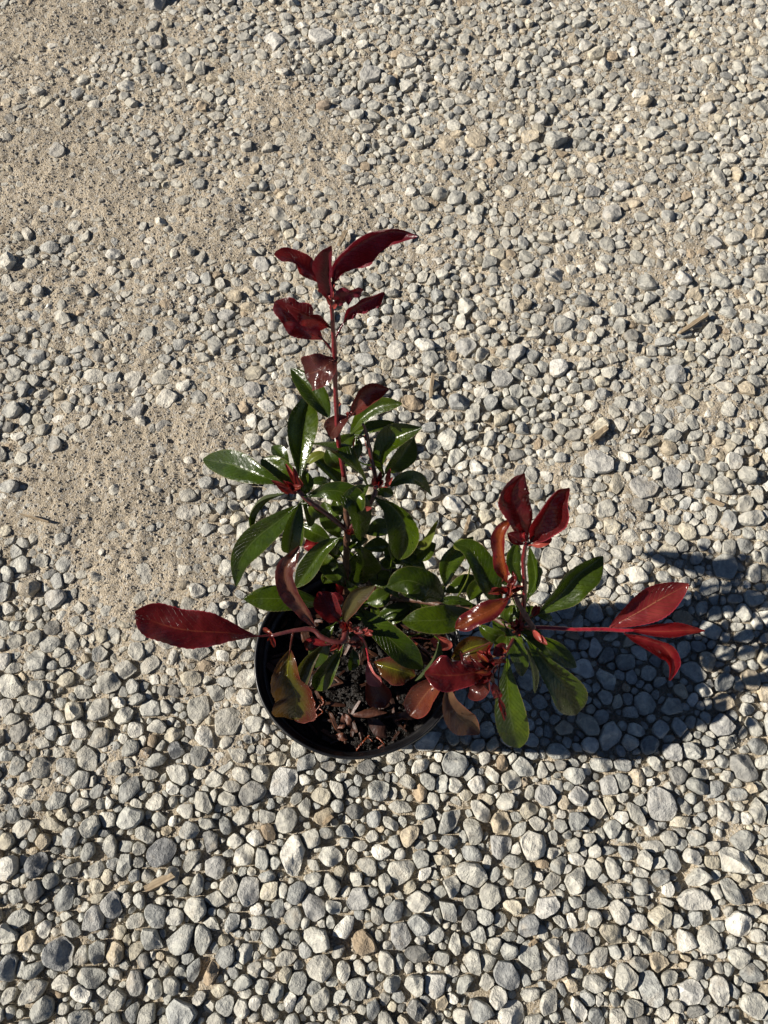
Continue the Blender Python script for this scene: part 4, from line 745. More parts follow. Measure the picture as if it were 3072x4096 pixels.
  ('rshootup','leaf','m5','l',3.1,28,0.25,(-0.40,-0.09,0.91),[(83.8,123.5,270.0),(86.9,126.1,275.0),(91.8,129.1,274.0)]),
  ('rshootup','leaf','b','l',2.5,28,0.25,(-0.40,-0.52,0.76),[(89.1,147.1,320.0),(86.2,149.8,325.2),(87.9,153.8,324.0)]),
  ('left','bud','bd','l',3.0,35,0.05,(0.20,-0.52,0.83),[(-59.0,197.5,288.0),(-63.0,203.5,294.0),(-67.1,210.3,298.0)]),
  ('left','bud','bd','l',3.4,35,0.05,(0.57,-0.52,0.64),[(-60.1,197.5,288.0),(-60.9,202.4,294.0),(-61.8,208.0,298.0)]),
  ('left','bud','bd','l',3.0,35,0.05,(0.49,-0.49,0.72),[(-64.4,195.1,288.0),(-70.2,196.2,294.0),(-76.2,198.1,298.0)]),
  ('left','bud','bd','l',3.0,35,0.05,(0.45,-0.67,0.59),[(-62.1,193.4,288.0),(-65.1,195.4,294.0),(-68.2,198.1,298.0)]),
  ('left','bud','bd','l',3.0,35,0.05,(0.62,-0.47,0.63),[(-59.9,192.8,288.0),(-64.7,192.8,294.0),(-69.6,193.5,298.0)]),
  ('left','bud','bd','l',3.0,35,0.05,(0.58,-0.58,0.57),[(-65.4,192.8,288.0),(-69.0,193.6,294.0),(-72.9,195.2,298.0)]),
  ('left','bud','bd','l',3.0,35,0.05,(0.34,-0.84,0.42),[(-56.9,197.5,288.0),(-57.9,199.2,294.0),(-59.2,201.6,298.0)]),
  ('rup','bud','bd','l',2.8,35,0.05,(-0.12,-0.92,0.38),[(-3.5,200.2,290.0),(-2.8,201.8,296.0),(-2.1,204.2,300.0)]),
  ('rup','bud','bd','l',2.8,35,0.05,(-0.14,-0.84,0.52),[(2.0,200.2,290.0),(3.0,202.7,296.0),(4.1,206.0,300.0)]),
  ('rup','bud','bd','l',2.8,35,0.05,(-0.43,-0.79,0.43),[(0.9,196.7,290.0),(3.3,197.8,296.0),(5.7,199.6,300.0)]),
  ('rup','bud','bd','l',2.8,35,0.05,(-0.12,-0.95,0.29),[(-7.3,197.9,290.0),(-6.7,198.9,296.0),(-6.1,200.7,300.0)]),
  ('rup','bud','bd','l',2.9,35,0.05,(0.18,-0.79,0.59),[(-14.9,239.9,290.0),(-16.6,242.8,296.0),(-18.4,246.6,300.0)]),
  ('rup','bud','bd','l',2.9,35,0.05,(-0.31,-0.94,0.12),[(-14.5,239.9,290.0),(-13.3,239.8,296.0),(-12.3,240.5,300.0)]),
  ('rup','bud','bd','l',2.8,35,0.05,(0.06,-0.97,0.25),[(-19.6,226.5,290.0),(-19.5,227.3,296.0),(-19.6,229.0,300.0)]),
  ('rup','bud','bd','l',2.8,35,0.05,(-0.89,-0.37,0.26),[(-12.0,180.5,290.0),(-10.0,178.9,296.0),(-8.1,177.9,300.0)]),
  ('lowleft','bud','bd','l',2.8,35,0.05,(-0.43,-0.48,0.76),[(-22.6,110.5,222.0),(-20.3,111.5,225.0),(-18.1,112.8,226.0)]),
  ('lowleft','bud','bd','l',2.8,35,0.05,(-0.55,-0.04,0.84),[(-21.7,110.5,222.0),(-18.5,109.3,225.0),(-15.4,108.4,226.0)]),
  ('lowleft','bud','bd','l',2.8,35,0.05,(-0.38,-0.22,0.90),[(-17.3,109.6,222.0),(-12.6,109.5,225.0),(-8.0,109.7,226.0)]),
  ('lowleft','bud','bd','l',2.8,35,0.05,(-0.50,-0.53,0.69),[(-15.6,110.5,222.0),(-13.7,111.2,225.0),(-12.0,112.4,226.0)]),
  ('lowleft','bud','bd','l',2.8,35,0.05,(-0.57,0.08,0.82),[(-13.8,109.6,222.0),(-11.1,107.9,225.0),(-8.4,106.6,226.0)]),
  ('lowleft','bud','bd','l',2.8,35,0.05,(0.51,0.27,0.82),[(-34.7,99.9,222.0),(-36.7,97.4,225.0),(-38.7,95.3,226.0)]),
  ('lowleft','bud','bd','l',2.8,35,0.05,(0.22,0.66,0.72),[(-32.1,99.9,222.0),(-32.3,97.7,225.0),(-32.7,95.8,226.0)]),
  ('lowleft','bud','bd','l',2.8,35,0.05,(0.23,-0.59,0.78),[(-29.7,112.3,222.0),(-30.7,114.3,225.0),(-31.8,116.8,226.0)]),
  ('lowleft','bud','bd','l',2.8,35,0.05,(0.20,-0.69,0.69),[(-24.4,113.2,222.0),(-25.0,114.8,225.0),(-25.6,116.8,226.0)]),
  ('right','bud','bd','l',3.4,35,0.05,(-0.43,0.11,0.90),[(105.5,103.4,250.0),(108.4,98.8,253.0),(111.6,94.7,254.0)]),
  ('right','bud','bd','l',3.4,35,0.05,(-0.40,0.20,0.89),[(103.7,105.3,250.0),(105.7,100.5,253.0),(108.0,96.1,254.0)]),
  ('right','bud','bd','l',3.5,35,0.05,(-0.38,-0.68,0.63),[(87.1,145.2,250.0),(87.7,146.3,253.0),(88.6,148.0,254.0)]),
  ('right','bud','bd','l',3.4,35,0.05,(0.40,-0.09,0.91),[(82.7,134.3,250.0),(77.6,132.3,253.0),(72.9,130.8,254.0)]),
  ('right','bud','bd','l',3.4,35,0.05,(0.35,-0.33,0.88),[(84.5,133.3,250.0),(79.8,133.5,253.0),(75.4,134.2,254.0)]),
  ('right','bud','bd','l',3.4,35,0.05,(-0.31,-0.62,0.72),[(88.6,138.2,250.0),(89.2,139.9,253.0),(90.1,142.1,254.0)]),
  ('right','bud','bd','l',3.4,35,0.05,(0.54,0.48,0.69),[(90.8,110.0,250.0),(89.3,108.5,253.0),(88.2,107.3,254.0)]),
  ('right','bud','bd','l',3.4,35,0.05,(-0.35,-0.46,0.82),[(105.5,116.7,250.0),(106.7,119.0,253.0),(108.3,121.6,254.0)]),
  ('right','bud','bd','l',3.4,35,0.05,(-0.25,-0.45,0.86),[(104.4,115.8,250.0),(105.0,119.0,253.0),(106.1,122.6,254.0)]),
  ('rlow','bud','bd','l',3.2,35,0.05,(0.19,-0.67,0.72),[(69.8,82.5,264.0),(67.6,84.9,268.0),(65.7,87.7,270.0)]),
  ('rlow','bud','bd','l',3.2,35,0.05,(0.27,-0.50,0.82),[(70.3,82.5,264.0),(66.3,85.2,268.0),(62.6,88.2,270.0)]),
  ('rlow','bud','bd','l',3.2,35,0.05,(0.28,-0.75,0.59),[(70.8,83.4,264.0),(69.0,84.9,268.0),(67.5,86.8,270.0)]),
  ('rlow','bud','bd','l',3.2,35,0.05,(0.56,-0.29,0.78),[(69.7,78.9,264.0),(65.6,79.1,268.0),(61.8,79.7,270.0)]),
  ('rlow','bud','bd','l',3.2,35,0.05,(0.53,-0.68,0.50),[(65.7,70.9,264.0),(63.9,71.6,268.0),(62.4,72.7,270.0)]),
  ('rlow','bud','bd','l',3.2,35,0.05,(-0.36,-0.89,0.28),[(66.6,70.0,264.0),(66.5,70.7,268.0),(66.8,71.8,270.0)]),
  ('right','bud','bd','l',2.5,35,0.05,(-0.20,0.66,0.72),[(94.3,108.3,243.0),(93.9,104.7,247.0),(93.8,101.6,249.0)]),
  ('right','bud','bd','l',2.0,35,0.05,(0.38,-0.59,0.71),[(94.6,108.4,243.0),(91.4,109.9,247.0),(88.4,111.7,249.0)]),
  ('right','bud','b','l',2.0,35,0.05,(0.56,-0.47,0.68),[(94.4,107.6,243.0),(91.1,108.0,247.0),(88.2,108.9,249.0)]),
  ('right','bud','bd','l',1.8,35,0.05,(-0.49,-0.65,0.58),[(95.4,108.1,243.0),(96.4,109.7,247.0),(97.8,111.6,249.0)]),
  ('right','bud','bd','l',2.7,35,0.05,(0.35,0.60,0.72),[(95.8,108.7,243.0),(93.8,105.9,247.0),(92.2,103.5,249.0)]),
  ('right','bud','b','l',2.3,35,0.05,(-0.07,-0.68,0.73),[(94.4,107.7,243.0),(93.3,110.8,247.0),(92.5,114.3,249.0)]),
  ('right','bud','bd','l',3.0,35,0.05,(-0.76,-0.44,0.48),[(93.7,109.4,243.0),(95.2,109.7,247.0),(97.0,110.4,249.0)]),
  ('right','bud','bd','l',2.5,35,0.05,(-0.25,-0.64,0.73),[(94.5,107.6,243.0),(94.7,110.7,247.0),(95.3,114.1,249.0)]),
  ('right','bud','b','l',2.8,35,0.05,(0.37,-0.53,0.76),[(95.2,107.4,243.0),(91.3,108.9,247.0),(87.9,110.9,249.0)]),
  ('lowleft','bud','b','l',1.7,35,0.05,(0.29,-0.84,0.45),[(-26.9,113.0,222.0),(-27.5,114.2,226.0),(-28.1,115.8,228.0)]),
  ('lowleft','bud','bd','l',2.2,35,0.05,(0.57,-0.65,0.51),[(-27.7,114.2,222.0),(-29.2,115.0,226.0),(-30.7,116.3,228.0)]),
  ('lowleft','bud','bd','l',1.9,35,0.05,(-0.58,0.33,0.75),[(-27.3,114.1,222.0),(-24.7,111.4,226.0),(-22.3,109.2,228.0)]),
  ('lowleft','bud','m5','l',2.5,35,0.05,(-0.79,-0.54,0.29),[(-26.8,114.4,222.0),(-25.6,114.2,226.0),(-24.5,114.3,228.0)]),
  ('lowleft','bud','bd','l',1.6,35,0.05,(0.78,-0.28,0.56),[(-27.7,113.9,222.0),(-29.8,113.6,226.0),(-32.1,113.7,228.0)]),
  ('lowleft','bud','m5','l',2.1,35,0.05,(-0.63,0.21,0.75),[(-28.3,114.0,222.0),(-25.4,111.7,226.0),(-22.6,109.8,228.0)]),
  ('lowleft','bud','bd','l',2.7,35,0.05,(-0.22,0.76,0.61),[(-26.1,113.7,222.0),(-25.5,111.3,226.0),(-24.9,109.2,228.0)]),
  ('lowleft','bud','bd','l',2.4,35,0.05,(0.67,0.39,0.63),[(-27.3,112.2,222.0),(-28.9,110.0,226.0),(-30.6,108.1,228.0)]),
  ('left','bud','b','l',3.0,35,0.05,(0.49,-0.62,0.61),[(-61.7,195.0,292.0),(-63.9,195.8,296.0),(-66.2,197.4,298.0)]),
  ('left','bud','bd','l',2.4,35,0.05,(-0.65,-0.45,0.62),[(-62.6,195.4,292.0),(-59.3,194.6,296.0),(-56.3,194.5,298.0)]),
  ('left','bud','m5','l',2.1,35,0.05,(-0.71,-0.35,0.61),[(-62.1,194.4,292.0),(-59.0,193.2,296.0),(-56.2,192.8,298.0)]),
  ('left','bud','bd','l',3.0,35,0.05,(0.82,-0.13,0.56),[(-62.2,194.0,292.0),(-64.4,192.1,296.0),(-66.8,191.0,298.0)]),
  ('left','bud','m5','l',2.9,35,0.05,(0.61,-0.62,0.49),[(-63.3,195.2,292.0),(-65.0,195.3,296.0),(-67.0,196.3,298.0)]),
  ('rup','bud','m5','l',2.5,35,0.05,(0.76,-0.57,0.30),[(-2.8,199.6,293.0),(-4.3,198.9,297.0),(-5.7,198.9,299.0)]),
  ('rup','bud','b','l',2.8,35,0.05,(0.31,0.50,0.81),[(-1.5,200.6,293.0),(-2.6,196.0,297.0),(-3.6,192.2,299.0)]),
  ('rup','bud','bd','l',2.2,35,0.05,(0.41,0.50,0.76),[(-1.4,199.9,293.0),(-2.6,195.9,297.0),(-3.7,192.7,299.0)]),
  ('rup','bud','b','l',2.9,35,0.05,(0.34,-0.83,0.43),[(-2.0,197.4,293.0),(-3.2,198.1,297.0),(-4.4,199.5,299.0)]),
  ('rup','bud','bd','l',2.9,35,0.05,(0.71,0.22,0.67),[(-3.4,199.5,293.0),(-5.4,196.5,297.0),(-7.4,194.3,299.0)]),
  ('rlow','bud','b','l',2.0,35,0.05,(-0.16,0.77,0.61),[(68.9,76.5,266.0),(68.6,73.9,270.0),(68.5,71.6,272.0)]),
  ('rlow','bud','b','l',2.4,35,0.05,(-0.67,-0.70,0.24),[(71.2,78.8,266.0),(71.6,79.2,270.0),(72.3,79.8,272.0)]),
  ('rlow','bud','m5','l',2.4,35,0.05,(0.64,0.22,0.74),[(71.2,77.8,266.0),(68.1,76.0,270.0),(65.3,74.6,272.0)]),
  ('rlow','bud','bd','l',1.6,35,0.05,(0.58,0.29,0.76),[(71.4,78.6,266.0),(68.4,76.5,270.0),(65.6,74.7,272.0)]),
  ('rlow','bud','m5','l',2.2,35,0.05,(0.65,-0.22,0.73),[(70.9,78.9,266.0),(67.3,78.7,270.0),(64.1,78.8,272.0)]),
  ('rlow','bud','bd','l',2.8,35,0.05,(0.55,-0.37,0.75),[(71.2,76.7,266.0),(67.5,77.3,270.0),(64.1,78.3,272.0)]),
  ('main','bud','bd','l',3.5,35,0.05,(0.04,-0.94,0.34),[(-22.9,176.2,250.0),(-22.8,176.9,254.0),(-22.8,178.3,256.0)]),
  ('main','bud','bd','l',2.5,35,0.05,(0.85,-0.26,0.45),[(-23.5,178.1,250.0),(-25.3,177.0,254.0),(-27.1,176.6,256.0)]),
  ('main','bud','m5','l',2.6,35,0.05,(0.70,-0.34,0.63),[(-22.8,176.5,250.0),(-25.7,175.7,254.0),(-28.6,175.6,256.0)]),
  ('rshootup','bud','bd','l',1.9,35,0.05,(-0.91,-0.03,0.41),[(84.9,129.6,277.0),(86.1,128.4,281.0),(87.6,127.7,283.0)]),
  ('rshootup','bud','b','l',2.8,35,0.05,(0.63,-0.49,0.60),[(83.0,127.5,277.0),(80.2,127.5,281.0),(77.7,128.0,283.0)]),
  ('rshootup','bud','m5','l',1.7,35,0.05,(-0.32,-0.87,0.38),[(84.3,127.3,277.0),(84.2,128.3,281.0),(84.6,129.8,283.0)]),
  ('rshootup','bud','bd','l',2.0,35,0.05,(-0.09,0.62,0.78),[(84.1,129.6,277.0),(83.2,125.4,281.0),(82.7,121.8,283.0)]),
  ('rshootup','bud','bd','l',2.2,35,0.05,(-0.67,-0.51,0.54),[(82.8,129.6,277.0),(84.5,130.1,281.0),(86.5,131.1,283.0)]),
  ('top','bud','bd','l',1.7,35,0.05,(-0.60,-0.79,0.08),[(-27.6,247.3,425.0),(-26.4,246.1,428.5),(-25.3,246.1,430.0)]),
  ('smallup','bud','bd','l',2.0,35,0.05,(0.39,-0.78,0.48),[(-22.8,226.0,340.0),(-23.3,225.8,342.0),(-23.9,226.6,342.0)]),
  ('smallup','bud','bd','l',2.0,35,0.05,(0.09,-0.78,0.61),[(-21.5,226.0,340.0),(-21.6,226.2,342.0),(-21.7,227.5,342.0)]),
  ('top','bud','bd','l',2.0,35,0.05,(-0.56,-0.77,0.30),[(-29.1,233.7,340.0),(-28.5,233.2,342.0),(-28.0,233.7,342.0)]),
  ('top','bud','bd','l',1.7,35,0.05,(0.27,-0.87,0.42),[(-28.9,249.7,425.0),(-29.7,249.9,428.5),(-30.7,251.5,430.0)]),
  ('top','bud','bd','l',1.7,35,0.05,(0.09,-0.42,0.90),[(-29.1,250.4,425.0),(-28.3,255.3,428.5),(-27.6,261.6,430.0)]),
  ('lowleft','bud','m5','l',2.6,35,0.05,(0.21,-0.43,0.88),[(-81.4,105.9,226.0),(-80.3,102.1,225.0),(-79.4,98.7,222.0)]),
  ('lowleft','bud','m5','l',2.6,35,0.05,(-0.40,0.14,0.91),[(-81.1,107.6,226.0),(-84.6,109.8,225.0),(-88.5,112.4,222.0)]),
  ('lowleft','bud','m5','l',2.6,35,0.05,(-0.25,-0.83,0.50),[(-81.4,105.9,226.0),(-82.2,104.8,225.0),(-83.2,104.0,222.0)]),
]

def catmull(P, n):
    P = np.asarray(P, float)
    if len(P) == 2: return P[0] + (P[1] - P[0]) * np.linspace(0, 1, n)[:, None]
    E = np.concatenate([[2 * P[0] - P[1]], P, [2 * P[-1] - P[-2]]])
    seg = len(P) - 1; d = np.linalg.norm(np.diff(P, axis=0), axis=1); cum = np.concatenate([[0], np.cumsum(d)]) / d.sum()
    out = []
    for u in np.linspace(0, 1, n):
        k = min(seg - 1, max(0, int(np.searchsorted(cum, u, side='right') - 1))); t = (u - cum[k]) / (cum[k + 1] - cum[k])
        p0, p1, p2, p3 = E[k], E[k + 1], E[k + 2], E[k + 3]
        out.append(0.5 * (2 * p1 + (p2 - p0) * t + (2 * p0 - 5 * p1 + 4 * p2 - p3) * t * t + (3 * p1 - p0 - 3 * p2 + p3) * t ** 3))
    return np.array(out)
def tube(path, radii, n=9, cap=True, rg=None, rough=0.0):
    path = np.asarray(path); m = len(path)
    T = np.gradient(path, axis=0); T /= np.linalg.norm(T, axis=1)[:, None]
    ref = np.array((0.3, 0.2, 0.93)) if abs(T[0][2]) < 0.9 else np.array((1.0, 0, 0))
    V = []; u = np.cross(T[0], ref); u /= np.linalg.norm(u)
    for i in range(m):
        u = u - T[i] * np.dot(u, T[i]); u /= np.linalg.norm(u); w = np.cross(T[i], u)
        for k in range(n):
            a = 2 * math.pi * k / n; r = radii[i] * (1 + (rg.uniform(-rough, rough) if rg else 0))
            V.append(path[i] + r * (math.cos(a) * u + math.sin(a) * w))
    q = [(i * n + k, i * n + (k + 1) % n, (i + 1) * n + (k + 1) % n, (i + 1) * n + k) for i in range(m - 1) for k in range(n)]
    t = []
    if cap:
        V.append(path[0]); V.append(path[-1] + T[-1] * radii[-1] * 0.6); a, b = m * n, m * n + 1
        t += [(a, (k + 1) % n, k) for k in range(n)] + [(b, (m - 1) * n + k, (m - 1) * n + (k + 1) % n) for k in range(n)]
    return np.array(V), q, t

shrub = bpy.data.objects.new('red_tipped_shrub', None); COL.objects.link(shrub)
s0 = STEMS[0][3][0]; shrub.location = (s0[0] / 1000, s0[1] / 1000, s0[2] / 1000)
tag(shrub, 'young shrub with glossy green leaves and dark red new growth in the black pot', 'shrub')
BR = {}; BPATH = {}
for key, nm, kd_, pts in STEMS:
    A = np.array(pts); n = 8 * len(pts)
    path = catmull(A[:, :3] / 1000, n); d = np.linalg.norm(np.diff(A[:, :3], axis=0), axis=1); cum = np.concatenate([[0], np.cumsum(d)]) / d.sum()
    rad_ = np.interp(np.linspace(0, 1, n), cum, A[:, 3]) / 1000
    # leaf scars: small swellings along the wood
    for k in range(max(2, n // 9)):
        c = rnd.randrange(n); rad_ = rad_ * (1 + 0.16 * np.exp(-((np.arange(n) - c) / 0.8) ** 2))
    path = path + np.array([[rnd.uniform(-1, 1) for _ in range(3)] for _ in range(n)]) * 0.00012
    V, q, t = tube(path, rad_, 10, True, rnd, 0.05)
    o = part(nm, V, q, t, STEM_MAT[kd_], shrub, origin=path[0])
    if kd_ == 'dead': tag(o, 'dry pruned stub, grey brown')
    if kd_ in ('bright', 'red'): tag(o, 'smooth red young shoot')
    BR[key] = o; BPATH[key] = path
ALLP = np.concatenate([BPATH[k] for k in BPATH])

PROF = {'o': (1.0, 3.4), 'l': (0.75, 1.5), 'e': (0.85, 2.3)}
_u = np.linspace(0.001, 0.999, 500)
PMAX = {k: float((_u ** p * (1 - _u ** q)).max()) for k, (p, q) in PROF.items()}
def prof(sh, u):
    p, q = PROF[sh]; return u ** p * (1 - u ** q) / PMAX[sh]
KIND_LABEL = {'g': None, 'yg': 'light green leaf', 'y': 'yellowing green leaf', 'r': 'dark red young leaf', 'r2': 'wine red young leaf', 'p2': 'crinkled purple red leaf', 'p': 'pale pink leaf',
  'm': 'bronze red leaf', 'm2': 'wet pinkish bronze leaf', 'm3': 'rust red leaf', 'm4': 'wet bronze leaf', 'm5': 'orange red leaf', 'b': 'bright red young leaf', 'b2': 'coral red leaf', 'b3': 'cherry red leaf', 'o': 'bronze and green leaf', 'o2': 'olive leaf', 'o3': 'pink edged green leaf'}
def make_leaf(br, name, kind, sh, w, fold, wav, nrm, pts, rg):
    P = np.array(pts) / 1000; small = name == 'bud'
    nu, nv = (12, 2) if small else (44, 5)
    mid = catmull(P, nu + 1); L = np.linalg.norm(np.diff(mid, axis=0), axis=1).sum()
    T = np.gradient(mid, axis=0); T /= np.linalg.norm(T, axis=1)[:, None]
    fold = fold if small else min(42, fold * 1.35 + 5)
    f = R(fold); W = w / 2000.0 / math.cos(f * 0.85); n0 = np.array(nrm)
    ph1, ph2, ph3 = rg.uniform(0, 6.28), rg.uniform(0, 6.28), rg.uniform(0, 6.28); k1 = rg.uniform(1.6, 2.8)
    green = kind in ('g', 'yg', 'y'); curl = rg.uniform(-0.22, 0.10) if green else rg.uniform(-0.25, 0.50)
    hook = 0.0 if green or small else rg.choice((-1, 1)) * rg.uniform(0.02, 0.09)
    ut = np.clip((np.linspace(0, 1, nu + 1) - 0.72) / 0.28, 0, 1) ** 2
    mid = mid + n0[None, :] * (ut * hook * L)[:, None]
    V = []; UV = []
    tw = rg.uniform(-0.12, 0.12)
    uu, vv_ = np.meshgrid(np.linspace(0, 1, nu + 1) * L, np.linspace(-1, 1, 2 * nv + 1) * W, indexing='ij')
    CR = vnoise(uu + ph1, vv_ + ph2, 0.0065, int(ph3 * 1000)) * 0.65 + vnoise(uu + ph2, vv_ + ph1, 0.003, int(ph1 * 1000)) * 0.35
    for i in range(nu + 1):
        u = i / nu; ue = min(max(u, 0.004), 0.997)
        n = n0 - T[i] * np.dot(n0, T[i]); n /= np.linalg.norm(n); s = np.cross(T[i], n)
        a = tw * (u - 0.4) * 2; n, s = n * math.cos(a) + s * math.sin(a), s * math.cos(a) - n * math.sin(a)
        hw = W * float(prof(sh, ue)) + 0.0005
        hw *= 1 + (0.05 + wav * 0.6) * math.sin(2 * math.pi * 1.3 * u + ph3) * (0.3 + u)
        for j in range(-nv, nv + 1):
            v = j / nv; av = abs(v)
            ed = hw
            if av == 1 and not small: ed = hw * (1 + (0.022 if i % 2 else -0.012))
            wv = wav * W * 1.1 * math.sin(2 * math.pi * k1 * u + (ph1 if v > 0 else ph2)) * av ** 1.6 * min(1, hw / W * 1.3)
            wv += wav * W * 2.0 * (float(CR[i, j + nv]) - 0.5) * (0.25 + av) * min(1, hw / W * 1.5)
            h = hw * (math.sin(f) * (av ** 1.25) + (curl - 0.08) * av ** 4) + wv
            V.append(mid[i] + s * (ed * v * math.cos(f * (0.6 + 0.4 * av))) + n * h)
            UV.append((u, 0.5 + 0.5 * v))
    nc = 2 * nv + 1
    q = [(i * nc + j, i * nc + j + 1, (i + 1) * nc + j + 1, (i + 1) * nc + j) for i in range(nu) for j in range(nc - 1)]
    # orient faces so that the front (upper) side is the one n0 points to
    a, b, c = V[q[len(q) // 2][0]], V[q[len(q) // 2][1]], V[q[len(q) // 2][2]]
    if np.dot(np.cross(b - a, c - a), n0) < 0: q = [tuple(reversed(x)) for x in q]
    V = list(V); t = []
    # petiole joins the blade to the nearest point of its branch
    bp = BPATH[br]; k = int(np.argmin(np.linalg.norm(bp - mid[0], axis=1))); d = np.linalg.norm(bp[k] - mid[0])
    if not small or d > 0.004:
        k2 = max(0, k - int(min(6, d / 0.004))); st = bp[k2]
        h1 = mid[0] - T[0] * min(0.35 * d, 0.008)
        pt = catmull([st, (st * 0.45 + h1 * 0.55) + np.array((0, 0, 0.0006)), mid[0], mid[2 if small else 5]], 12)
        r0 = min(0.0009, 0.00055 + W * 0.03) * (0.6 if small else 1)
        tv, tq, tt = tube(pt, np.linspace(r0 * 1.25, r0 * 0.45, 12), 6)
        o_ = len(V); V += list(tv); q += [tuple(x + o_ for x in y) for y in tq]; t += [tuple(x + o_ for x in y) for y in tt]
        UV += [(0.05, 0.84)] * len(tv)
    nleaf = len(q); ntl = len(t); dq = []; dt = []
    if not small and L > 0.022:
        for _ in range(rg.randint(3, 11)):
            i = rg.randint(4, nu - 4); j = rg.randint(1, nc - 2); c = V[i * nc + j]; e1 = V[i * nc + j + 1] - V[i * nc + j - 1]; e2 = V[(i + 1) * nc + j] - V[(i - 1) * nc + j]
            nn = np.cross(e1, e2); nn /= np.linalg.norm(nn); nn = nn if np.dot(nn, n0) > 0 else -nn
            e1 = e1 / np.linalg.norm(e1); e2 = np.cross(nn, e1); rr_ = 0.00028 + 0.0006 * rg.random() ** 2
            o_ = len(V); V.append(c + nn * rr_ * 0.62)
            for (fr, hz) in ((0.5, 0.52), (0.86, 0.28), (1.0, -0.08)):
                for a_ in range(8): V.append(c + rr_ * fr * (math.cos(a_ * 0.7854) * e1 + math.sin(a_ * 0.7854) * e2) + nn * rr_ * hz)
            dt += [(o_, o_ + 1 + a_, o_ + 1 + (a_ + 1) % 8) for a_ in range(8)]
            dq += [(o_ + 1 + k_ * 8 + a_, o_ + 9 + k_ * 8 + a_, o_ + 9 + k_ * 8 + (a_ + 1) % 8, o_ + 1 + k_ * 8 + (a_ + 1) % 8) for k_ in range(2) for a_ in range(8)]
            UV += [(0.5, 0.5)] * 25
    q = q + dq; t = t + dt
    org = mid[0]
    o = part(name, np.array(V), q, t, LEAF_MAT[kind], BR[br], origin=org)
    me = o.data; me.materials.append(M_DROP)
    mi = np.zeros(len(me.polygons), dtype=np.int32); mi[nleaf:len(q)] = 1; mi[len(q) + ntl:] = 1; me.polygons.foreach_set('material_index', mi)
    uvl = me.uv_layers.new(name='UVMap')
    li = np.zeros(len(me.loops), dtype=np.int32); me.loops.foreach_get('vertex_index', li)
    uvl.data.foreach_set('uv', np.array(UV, dtype=np.float32)[li].ravel())
    lb = KIND_LABEL.get(kind)
    if lb and not small: o['label'] = lb
    return o
for k, row in enumerate(LEAVES):
    make_leaf(*row, random.Random(100 + k))

# ------------------------------------------------------------------ small litter: roots, dead leaves, sticks
STICKS = [
  ((-0.2073,-0.0780),0.0281,0.0083,0.46,'short weathered wood chunk lying among the lower left pebbles'),
  ((0.2397,0.3757),0.0250,0.0084,0.67,'flat tan wood chip pressed into sand right of the plant'),
  ((-0.3723,0.2745),0.0320,0.0024,-0.27,'thin dry straw on bare sand at the left edge'),
  ((-0.0514,0.6432),0.0226,0.0068,1.17,'weathered wood splinter just above the topmost red leaf'),
  ((0.3669,0.5212),0.0433,0.0059,0.59,'long brown stick between white stones near the right edge'),
  ((0.0896,0.2705),0.0208,0.0048,1.27,'small tan stick beside the tallest red leaves of the right shoot'),
  ((0.0548,0.4391),0.0327,0.0046,1.46,'thin dry stick lying in the gravel just right of the main stem'),
  ((0.3602,0.2963),0.0197,0.0043,-0.46,'small dry twig right of the shrub above its shadow'),
  ((-0.0532,-0.0252),0.0120,0.0047,-2.45,'brown bark fragment below the pot among pebbles'),
  ((0.1341,-0.1282),0.0086,0.0040,0.61,'dark reddish bark fragment among pebbles at lower right'),
  ((0.2927,0.3803),0.0202,0.0039,0.87,'grey twig piece half buried right of the flat chip'),
]
ROOTS = [[(-0.0622,0.0712,0.1445),(-0.0611,0.0655,0.1465),(-0.0619,0.0598,0.1445),(-0.0588,0.0551,0.1465),(-0.0616,0.0532,0.1445)],
  [(-0.0584,0.0722,0.1445),(-0.0553,0.0665,0.1465),(-0.0570,0.0608,0.1445),(-0.0530,0.0570,0.1465),(-0.0597,0.0537,0.1445)],
  [(-0.0505,0.0722,0.1445),(-0.0485,0.0674,0.1465),(-0.0522,0.0636,0.1445),(-0.0492,0.0598,0.1465),(-0.0578,0.0542,0.1445)],
  [(-0.0639,0.0636,0.1445),(-0.0598,0.0570,0.1465),(-0.0560,0.0598,0.1445),(-0.0513,0.0655,0.1465)],
  [(-0.0226,0.0292,0.1445),(-0.0189,0.0347,0.1465),(-0.0132,0.0411,0.1445),(-0.0117,0.0421,0.1465)],
  [(-0.0217,0.0301,0.1445),(-0.0160,0.0375,0.1465),(-0.0122,0.0402,0.1445),(-0.0093,0.0375,0.1465)],
  [(-0.0055,0.0411,0.1445),(-0.0007,0.0365,0.1465),(0.0003,0.0338,0.1445)],
  [(-0.0379,0.0301,0.1445),(-0.0475,0.0329,0.1465)],
  [(0.0090,0.0537,0.1445),(0.0148,0.0551,0.1465),(0.0197,0.0542,0.1445)],
  [(-0.0040,0.0329,0.1445),(-0.0007,0.0352,0.1465)]]
DEAD = [([(-0.0278,0.0575,0.1445),(-0.0104,0.0589,0.1470),(0.0023,0.0598,0.1445)],0.0060),
  ([(-0.0133,0.0561,0.1445),(-0.0055,0.0486,0.1470),(0.0017,0.0402,0.1445)],0.0110),
  ([(-0.0332,0.0598,0.1445),(-0.0287,0.0542,0.1470),(-0.0262,0.0476,0.1445)],0.0050),
  ([(-0.0373,0.0476,0.1445),(-0.0325,0.0504,0.1470),(-0.0327,0.0589,0.1445)],0.0055),
  ([(0.0100,0.0570,0.1445),(0.0197,0.0579,0.1470),(0.0279,0.0561,0.1445)],0.0070),
  ([(-0.0382,0.0430,0.1445),(-0.0333,0.0411,0.1470),(-0.0290,0.0393,0.1445)],0.0060)]
